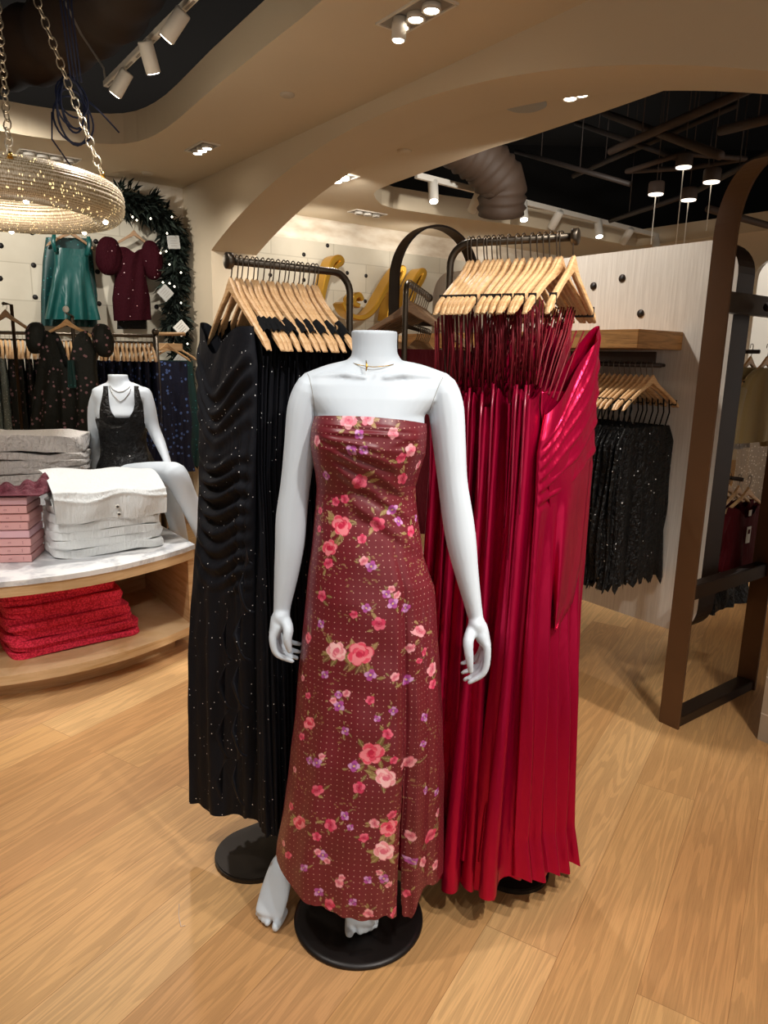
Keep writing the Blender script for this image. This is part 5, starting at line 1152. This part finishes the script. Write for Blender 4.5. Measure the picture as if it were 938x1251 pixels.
# ================================================================== DISPLAY TABLE
TZ = .53
fr = [flo(x, y, TZ) for x, y in ((238, 665), (225, 670), (200, 677.5), (175, 684), (150, 690), (110, 697.5), (75, 703), (35, 708), (0, 711.5), (-60, 716))]
fr = [np.array([p[0], p[1]]) for p in fr]; bk = [fr[-1]+V[:2]*.9, fr[0]+V[:2]*1.15]
foot_ = [tuple(p) for p in fr+bk]; ctr = np.mean(foot_, axis=0)
def inset(poly, d):
    out = []; n = len(poly)
    for i in range(n):
        a_, b_, c_ = [np.array(poly[(i+k_) % n]) for k_ in (-1, 0, 1)]; e1, e2 = nrm(b_-a_), nrm(c_-b_); n1_ = np.array([-e1[1], e1[0]]); n2_ = np.array([-e2[1], e2[0]])
        if n1_.dot(ctr-b_) < 0: n1_ = -n1_
        if n2_.dot(ctr-b_) < 0: n2_ = -n2_
        nn_ = nrm(n1_+n2_); out.append(tuple(b_+nn_*d/max(.5, nn_.dot(n1_))))
    return out
t = thing('display_table', 'low bow-fronted oak display table with a marble top and open shelf', 'table', (*fr[4], 0))
m = MB(); m.prism(foot_, TZ-.022, TZ); m.build('marble_top', 'marble', t)
m = MB(); m.prism(inset(foot_, .006), TZ-.068, TZ-.022); m.build('apron', 'oak_edge', t)
m = MB(); m.prism(inset(foot_, .004), .085, .125); m.build('lower_shelf', 'oak_edge', t)
m = MB(); m.prism(inset(foot_, .10), 0, .085); m.build('plinth', 'oak', t)
a_, b_ = np.array([*fr[0], 0]), np.array([*bk[1], 0]); e_ = nrm(b_-a_)
m = MB(); m.box((a_+b_)/2+Z*.295-U*.02, (np.linalg.norm(b_-a_)-.02, .03, .34), [e_, np.cross(Z, e_), Z]); m.build('side_panel', 'oak', t)
a2, b2 = np.array([*bk[0], 0]), np.array([*bk[1], 0]); e2_ = nrm(b2-a2)
m = MB(); m.box((a2*.5+b2*.5)+Z*.295-V*.45, (np.linalg.norm(b2-a2)-.04, .03, .34), [e2_, np.cross(Z, e2_), Z]); m.build('back_panel', 'oak', t)
def folded(name, label, cat, c_, size, ax, mat, seed, group=None, wav=.006, power=.35, origin=None, parts=None):
    rs = np.random.RandomState(seed); w_, d_, h_ = size; m = MB(); nu, nv = 48, 12; L_ = []
    ph = rs.uniform(0, 6.28, 6)
    for i in range(nv+1):
        f_ = -PI/2+PI*i/nv; cz = math.copysign(abs(math.sin(f_))**.75, math.sin(f_)); rr2 = abs(math.cos(f_))**.22 if 0 < i < nv else .05
        row = []
        for j in range(nu):
            a_ = 2*PI*j/nu; cx_ = math.copysign(abs(math.cos(a_))**power, math.cos(a_)); cy_ = math.copysign(abs(math.sin(a_))**power, math.sin(a_))
            x, y = cx_*w_/2*(1-.03*(1-rr2)), cy_*d_/2*(1-.03*(1-rr2)); x, y = x*(1 if 0 < i < nv else .94), y*(1 if 0 < i < nv else .94)
            z = cz*h_/2+wav*math.sin(x*14+ph[0])*math.cos(y*11+ph[1])+wav*.5*math.sin(x*37+ph[2])
            y += wav*.8*math.sin(x*23+ph[3]+i*.4); x += wav*.8*math.sin(y*25+ph[4]+i*.4)
            row.append(np.asarray(c_)+ax[0]*x+ax[1]*y+Z*z)
        L_.append(row)
    m.rings(L_); t = thing(name, label, cat, np.asarray(c_)-Z*h_/2, group=group); m.build('folded_body', mat, t); return t
# white cardigans
p0 = flo(68, 685, TZ); p1 = flo(207, 667, TZ); e_ = nrm(p1-p0); f_ = np.array([-e_[1], e_[0], 0]); W_ = np.linalg.norm(p1-p0); cz = TZ+.004
wl = ['white ribbed cardigan at the bottom of the folded stack on marble', 'white ribbed cardigan second from the bottom of the folded stack', 'white ribbed cardigan third from the bottom of the folded stack', 'white ribbed cardigan fourth from the bottom of the folded stack', 'white ribbed cardigan fifth from the bottom of the folded stack', 'white ribbed cardigan second from the top of the folded stack']
C0 = (p0+p1)/2+f_*.16
for i in range(6):
    ax_2 = [nrm(e_+f_*.03*math.sin(i*2)), nrm(f_-e_*.03*math.sin(i*2)), Z]
    folded('folded_cardigan', wl[i], 'cardigan', C0-f_*0+e_*(-.012+.006*math.sin(i*3))+Z*(cz-TZ+.022+.0385*i), (W_*(.99-.012*i), .34, .040), ax_2, 'white_knit', i, 'folded white cardigans')
t = thing('folded_cardigan', 'white buttoned cardigan draped on top of the folded stack', 'cardigan', C0+Z*.24, group='folded white cardigans')
m = MB(); L_ = []; zt = TZ+.245
for i in range(40):
    u = i/39; row = []
    for j in range(34):
        v = j/33; x = (v-.5)*W_*(1.0-.05*u)
        if u < .45: y = .17-.34*(u/.45); z = zt+.105+.02*math.sin(u*9)*.6-.05*(u/.45)**3-.02*math.cos(v*6)*0
        else: w2 = (u-.45)/.55; y = -.17-.018*math.sin(w2*2.6); z = zt+.055-.135*w2
        z += .006*math.sin(v*11+u*3)+.010*math.sin(v*4+1)*(1-u); y += -.008*math.sin(v*15+u*4)-.010*math.exp(-((u-.58-.05*math.sin(v*7))/.03)**2)
        row.append(C0*[1, 1, 0]+e_*x+f_*y+Z*z)
    L_.append(row)
for i in range(39, -1, -1):
    L_.append([q+(f_*.02 if i > 17 else -Z*.05)+(-Z*.02 if i <= 17 else 0) for q in L_[i]])
m.rings(L_, cap=False, loop=False); m.build('folded_body', 'white_knit', t)
for x, y in ((143.5, 619), (145.5, 628)):
    q = onpl(x, y, C0-f_*.195, e_); m = MB(); m.cyl(q-f_*.001, q+f_*.008, .009, .009, 14); m.cyl(q-f_*.002, q, .006, .006, 12, 1); m.build('button', ['white_metal', 'button_dark'], t)
# riser, cream knits
rc = at(60, 582, 3.85); rz_ = rc[2]-.02; m = MB(); m.box([*(rc[:2]+V[:2]*.05), (rz_+TZ)/2], (1.15, .42, rz_-TZ), [e_, f_, Z], .006)
rz_top = rz_
m = MB(); rcen = np.array([-1.83, 3.83]); m.box([*rcen, (rz_top+TZ)/2+.001], (.98, .42, rz_top-TZ), [nrm([.86, .5, 0]), nrm([-.5, .86, 0]), Z], .006); tag(m.build('display_riser', 'marble', origin=[*rcen, TZ]), 'pale riser block at the back of the marble table top', 'riser')
cc2 = at(38, 581, 3.72); cc2[2] = rz_top
for i in range(6):
    big_ = i == 5
    folded('folded_sweater', ['cream chunky knit sweater at the bottom of the back stack', 'cream chunky knit sweater second from the bottom of the back stack', 'cream chunky knit sweater third from the bottom of the back stack', 'cream chunky knit sweater fourth from the bottom of the back stack', 'cream chunky knit sweater second from the top of the back stack', 'cream chunky knit sweater on top of the back stack'][i], 'sweater', cc2+Z*(.02+.036*i+(.03 if big_ else 0)), (.58, .30, .037 if not big_ else .085), [nrm([.97, .2, 0]), nrm([-.2, .97, 0]), Z], 'cream_knit', i+20, 'folded cream sweaters', wav=.008)
# pink boxes
q1_ = flo(39, 687, TZ); ex = nrm([.985, .17, 0]); ey = np.array([-ex[1], ex[0], 0]); bh = .0355
for i in range(8):
    w_ = .27; cb = q1_-ex*(w_/2+.003*math.sin(i*2.2))+ey*(.10+.004*math.sin(i*3))+Z*(bh*(i+.5)+.001*i)
    t = thing('pink_box', ['pale pink boxed gift book at the bottom of the stack', 'pink boxed gift book second from the bottom', 'pink boxed gift book third from the bottom', 'pink boxed gift book fourth from the bottom', 'pink boxed gift book fourth from the top', 'pink boxed gift book third from the top', 'pink boxed gift book second from the top', 'lilac pink boxed gift book on top of the stack'][i], 'book', cb-Z*bh/2, group='pink boxed books')
    m = MB(); m.box(cb, (w_, .20, bh-.003), [ex, ey, Z], .002); m.build('cover', 'card_pink_pale' if i in (7, 3) else 'card_pink', t)
    if i not in (7, 3):
        m = MB(); fc_ = cb-ey*.1005
        for dx_, kind in ((-.022, 'l'), (-.032, 'l'), (-.044, 'o'), (.028, 'd'), (.082, 'I')):
            o_ = fc_+ex*(dx_+.02)
            if kind == 'l': m.box(o_, (.0022, .0012, .014), [ex, ey, Z])
            elif kind == 'o': m.tube([o_+ex*.0045*math.cos(a_)+Z*(.0045*math.sin(a_)-.002) for a_ in np.linspace(0, 2*PI, 11)[:-1]], .0008, 5, closed=True)
            elif kind == 'd': m.tube([o_+ex*(.006*math.cos(a_))+Z*.0028*math.sin(a_) for a_ in np.linspace(0, 2*PI, 11)[:-1]], .0008, 5, closed=True)
            else:
                for zz_ in (.005, 0, -.005): m.box(o_+Z*zz_, (.004, .0012, .0025), [ex, ey, Z])
        m.build('spine_print', 'ink_pink', t)
# crumpled burgundy garment on the boxes
tb = q1_+Z*(bh*8+.012); t = thing('lace_top', 'crumpled burgundy lace top lying on the pink boxes', 'top', tb); m = MB(); LL = []
for i in range(46):
    row = []
    for j in range(60):
        u, v = i/45, j/59; x = -.30+.36*v+.05*u*v; y = -.02+.24*u; h = (.055+.045*v)*math.sin(PI*min(1, .15+u))*(.55+.45*math.sin(v*5+u*4))+.012*math.sin(v*31+u*9)+.010*math.sin(u*37+v*13)
        if u < .12: h = h*u/.12-.01
        if v > .9: h *= (1-v)*10
        row.append(tb+ex*x+ey*y+Z*(max(0, h)+.004))
    LL.append(row)
m.rings(LL, cap=False, loop=False); o = m.build('crumpled_body', 'burgundy_lace', t); s_ = o.modifiers.new('s', 'SOLIDIFY'); s_.thickness = .004; s_.offset = 1
# red knits on the lower shelf
r0_ = flo(16, 811, .125); r1_ = flo(176, 775, .125); e_ = nrm(r1_-r0_); f_ = np.array([-e_[1], e_[0], 0]); W_ = np.linalg.norm(r1_-r0_)
nR = 12; hR = .0262
for i in range(nR):
    s_ = 1-.016*i; cR = (r0_+r1_)/2+f_*(.18)+e_*(.010*math.sin(i*1.9)-.006*i)+Z*(.004+hR*(i+.5))
    folded('folded_knit', f'bright red bobble knit folded on the lower shelf, {"top one" if i == nR-1 else ("bottom one" if i == 0 else ORD[i] + " from the bottom")}', 'knit', cR, (W_*s_*(1+.02*math.sin(i*2.7)), .34+.02*math.sin(i*4.1), hR*1.0), [nrm(e_+f_*.03*math.sin(i*1.7)), nrm(f_-e_*.03*math.sin(i*1.7)), Z], 'red_knit', i+60, 'folded red knits', wav=.004, power=.28)
for o in [o for o in bpy.data.objects if o.get('group') == 'folded red knits' and 'second' in o['label']]: pass
# ================================================================== SEATED MANNEQUIN
D5 = 3.9; KS = D5/857
sb = at(150, 590, D5); sb[2] = rz_top
ms = thing('mannequin', 'white seated mannequin in a black sequin dress on the table riser', 'mannequin', sb)
m = MB()
def sr(y, x, hw, hd, dy=0): return (at(x, y, D5+dy), hw*KS, hd)
srows = [sr(467, 147, 15, .05, .01), sr(471, 147, 24, .06, .01), sr(476, 148, 34, .07), sr(484, 148, 34, .085), sr(495, 148, 29, .10), sr(506, 149, 29, .115, -.01), sr(520, 149, 27, .10), sr(535, 150, 24, .085), sr(548, 152, 25, .09), sr(565, 153, 31, .11), sr(584, 153, 34, .115), sr(592, 153, 32, .10)]
torso(m, srows)
n0_ = at(145, 470, D5); n1_ = at(144, 460, D5); dn_ = n1_-n0_
L_ = []
for f2, r_ in ((-.8, .058), (0, .056), (.7, .052), (1.25, .053)):
    L_.append([n0_+dn_*f2+[r_*math.cos(a_), r_*math.sin(a_), 0] for a_ in np.linspace(0, 2*PI, 25)[:-1]])
m.rings(L_)
limb(m, [at(122, 483, D5), at(117, 500, D5), at(116, 530, D5+.02), at(115, 552, D5+.02), at(116, 580, D5-.05)], [(.043, .045), (.042, .045), (.036, .04), (.032, .034), (.024, .026)])
limb(m, [at(176, 482, D5), at(181, 498, D5), at(187, 522, D5), at(195, 540, D5-.03), at(203, 560, D5-.12), at(205, 568, D5-.2)], [(.042, .045), (.04, .043), (.034, .038), (.03, .032), (.02, .024), (.018, .022)])
limb(m, [at(140, 588, D5), at(175, 582, 3.68), at(208, 579, 3.50), at(216, 583, 3.47), at(229, 610, 3.50), at(246, 645, 3.55), at(262, 690, 3.62), at(266, 708, 3.64)], [(.085, .08), (.075, .07), (.062, .06), (.060, .056), (.052, .05), (.047, .045), (.032, .03), (.028, .028)])
limb(m, [at(165, 590, D5), at(185, 588, 3.74), at(200, 590, 3.64), at(204, 596, 3.62), at(211, 620, 3.64), at(219, 652, 3.68), at(228, 690, 3.72)], [(.085, .08), (.07, .07), (.058, .058), (.055, .052), (.048, .048), (.042, .04), (.03, .028)])
sbody = finish_body(m, ms, vox=.009, sm=4)
m = MB(); L_ = []
tab = [(490, 124, 174, .080), (502, 122.5, 175, .105), (512, 119.5, 178, .132), (524, 121, 177.5, .115), (538, 124, 177, .10), (552, 125, 181, .105), (566, 121, 188, .135), (588, 117, 190, .15)]
for y in np.linspace(490, 588, 44):
    xl, xr, hd_ = [np.interp(y, [q[0] for q in tab], [q[k_] for q in tab]) for k_ in (1, 2, 3)]; row = []
    for j in range(80):
        a_ = 2*PI*j/80; ft = max(0, -math.sin(a_)); yy = y+(18*math.exp(-(math.cos(a_)/.55)**4)*(1-sm_(y, 490, 530)) if math.sin(a_) < 0 else 8*(1-sm_(y, 490, 510))); q = at((xl+xr)/2, yy, D5-.005); k_ = 1+.02*math.sin(a_*9+y*.2); row.append(q+np.array([(xr-xl)/2*KS*math.cos(a_)*k_, hd_*math.sin(a_)*k_, 0]))
    L_.append(row)
m.rings(L_, cap=False); m.build('sequin_dress', 'black_sequin', ms)
BS = BVHTree.FromPolygons([tuple(Vector(v.co)+Vector(sb)) for v in sbody.data.vertices], [tuple(p.vertices) for p in sbody.data.polygons])
for P_ in ([(129, 471.5, 3.0), (129, 478, 3.2), (128.5, 486, 4.0), (128, 494, 5.5), (128.5, 502, 7.0), (131, 510, 9.5), (134, 522, 13)], [(166.5, 471.5, 3.0), (167, 478, 3.2), (168, 486, 4.0), (169.5, 494, 5.0), (169, 502, 6.5), (167, 510, 9.0), (164, 522, 13)]):
    m = MB(); LL = []
    for x, y, hw_ in P_:
        row = []
        for f_ in np.linspace(-1, 1, 9):
            d_ = Vector(ray(x+hw_*f_, y)).normalized(); h_ = BS.ray_cast(Vector((0, 0, H)), d_)
            row.append(np.array(h_[0]-d_*(.012-.006*abs(f_))) if h_[0] is not None else at(x+hw_*f_, y, D5-.06))
        LL.append(row)
    m.rings(LL, cap=False, loop=False); m.build('dress_strap', 'black_sequin', ms)
m = MB(); LL = []
for y in np.linspace(508, 526, 8):
    row = []
    for x in np.linspace(127, 171, 26):
        yy = y+2.5*math.sin((x-127)/44*PI)*(1 if y < 512 else 0); d_ = Vector(ray(x, yy)).normalized(); h_ = BS.ray_cast(Vector((0, 0, H)), d_)
        row.append(np.array(h_[0]-d_*.012) if h_[0] is not None else at(x, yy, D5-.1))
    LL.append(row)
m.rings(LL, cap=False, loop=False); m.build('neckline_band', 'black_sequin', ms)
for P_ in () and ([(128, 494, -.118), (128, 484, -.095), (129, 475, -.065), (129, 471, -.0), (129, 478, .09)], [(169, 494, -.118), (168, 484, -.095), (167, 475, -.065), (166, 471, -.0), (166, 478, .09)]):
    m = MB(); m.tube([at(x, y, D5+dy) for x, y, dy in P_], [(.015, .006)]*5, 10, ref=(0, 1, 0)); m.build('dress_strap', 'black_sequin', ms)
for pts in ([(134, 471), (138, 476), (144, 479), (150, 478.5), (156, 475), (160, 471)], [(133, 472), (137, 481), (143, 488), (147, 491), (152, 488), (158, 480), (161, 472)]):
    Q = []
    for k_ in range(len(pts)-1):
        for f_ in (0, .33, .66):
            d_ = Vector(ray(pts[k_][0]*(1-f_)+pts[k_+1][0]*f_, pts[k_][1]*(1-f_)+pts[k_+1][1]*f_)).normalized(); h_ = BS.ray_cast(Vector((0, 0, H)), d_)
            if h_[0] is not None: Q.append(np.array(h_[0]-d_*.003))
    m = MB(); m.tube(Q, .0016, 6); m.build('necklace', 'wire', ms)
# stray thread on the floor
p = flo(219, 1104, .002); q = flo(223, 1132, .002); m = MB(); m.tube([p, p*.5+q*.5-[.006, 0, 0], q-[.004, 0, 0], q+[.006, .004, 0]], .0009, 5); tag(m.build('thread', 'zip_white', origin=p), 'stray pale thread lying on the oak floor', 'thread')
# ================================================================== LIGHT
def spot(p, tgt, e, size=60, blend=.5, rad=.04, col=(1, .88, .74), name='spot'):
    l = bpy.data.lights.new(name, 'SPOT'); l.energy = e; l.spot_size = math.radians(size); l.spot_blend = blend; l.shadow_soft_size = rad; l.color = col
    o = bpy.data.objects.new(name, l); COL.objects.link(o); o.location = tuple(p); o.rotation_euler = (Vector(tgt)-Vector(p)).to_track_quat('-Z', 'Y').to_euler(); return o
def point(p, e, rad=.1, col=(1, .86, .68), name='lamp'):
    l = bpy.data.lights.new(name, 'POINT'); l.energy = e; l.shadow_soft_size = rad; l.color = col
    o = bpy.data.objects.new(name, l); COL.objects.link(o); o.location = tuple(p); return o
w = bpy.data.worlds.new('world'); S.world = w; w.use_nodes = True
w.node_tree.nodes['Background'].inputs[0].default_value = (1, .93, .85, 1); w.node_tree.nodes['Background'].inputs[1].default_value = .68
W = (1, .94, .86); C = (.96, .98, 1.0)
spot((.35, .55, 2.9), (-.05, 1.6, .9), 34, 50, .7, .05, C)
spot((-.5, .1, 2.9), (-.1, 1.6, .7), 24, 60, .7, .06, C)
spot((1.1, .2, 2.9), (.4, 1.8, .8), 110, 55, .7, .05, W)
spot((-1.2, 1.2, 2.9), (-.9, 1.9, 0), 90, 80, .8, .05, W)
spot((1.3, .9, 2.9), (1.0, 1.7, 0), 90, 80, .8, .05, W)
spot(flo(505, 18, 2.9), (.1, 2.6, 0), 60, 90, .8, .05, W)
spot(flo(218, 24, 2.95), (-1.4, 3.1, .5), 130, 70, .7, .05, (1, .95, .9))
spot(flo(247, 180, 2.93), (-2.0, 6.6, 1.2), 60, 100, .8, .05, W)
spot((-1.9, 1.9, 3.0), (-1.4, 3.4, .6), 60, 60, .7, .05, (1, .96, .92))
spot((-1.5, .6, 2.95), (-1.35, 3.1, .3), 70, 34, .7, .05, (1, .97, .95))  # spot added to brighten the red knits, without a fixture
spot((-2.9, 4.6, 3.0), CN-U*1.0+Z*1.8, 170, 75, .7, .05, W)
spot(flo(416, 217, 2.84), CN+U*1.8+Z*1.6, 90, 110, .8, .05, W)
spot((1.2, 5.0, 2.82), CN+U*3.2+Z*1.8, 120, 110, .8, .05, W)
spot((1.9, .9, 2.9), (.52, 1.85, 1.30), 150, 28, .6, .04, W)
spot((.2, 3.3, 2.8), (1.1, 3.4, 1.4), 75, 70, .7, .05, W)
spot((2.9, 3.0, 2.8), (2.2, 4.4, 1.4), 110, 60, .7, .05, W)  # extra unseen spot, put in to brighten the white display board
spot((2.3, 2.3, 2.8), (1.6, 3.2, .9), 60, 60, .7, .05, W)
spot((1.9, 2.2, 2.8), (1.7, 3.3, 0), 35, 70, .7, .05, W)
spot((2.6, 5.0, 2.8), (2.8, 5.2, 0), 120, 120, .8, .05, W)
for s_ in (1.3, 2.6, 3.9): spot(CN+U*s_-V*.5+Z*2.5, CN+U*s_+Z*2.85, 7, 150, 1, .2, W)
point(cc_-Z*.02, 14, .25)
for o in list(bpy.data.objects):
    if 'wo' in o: del o['wo']
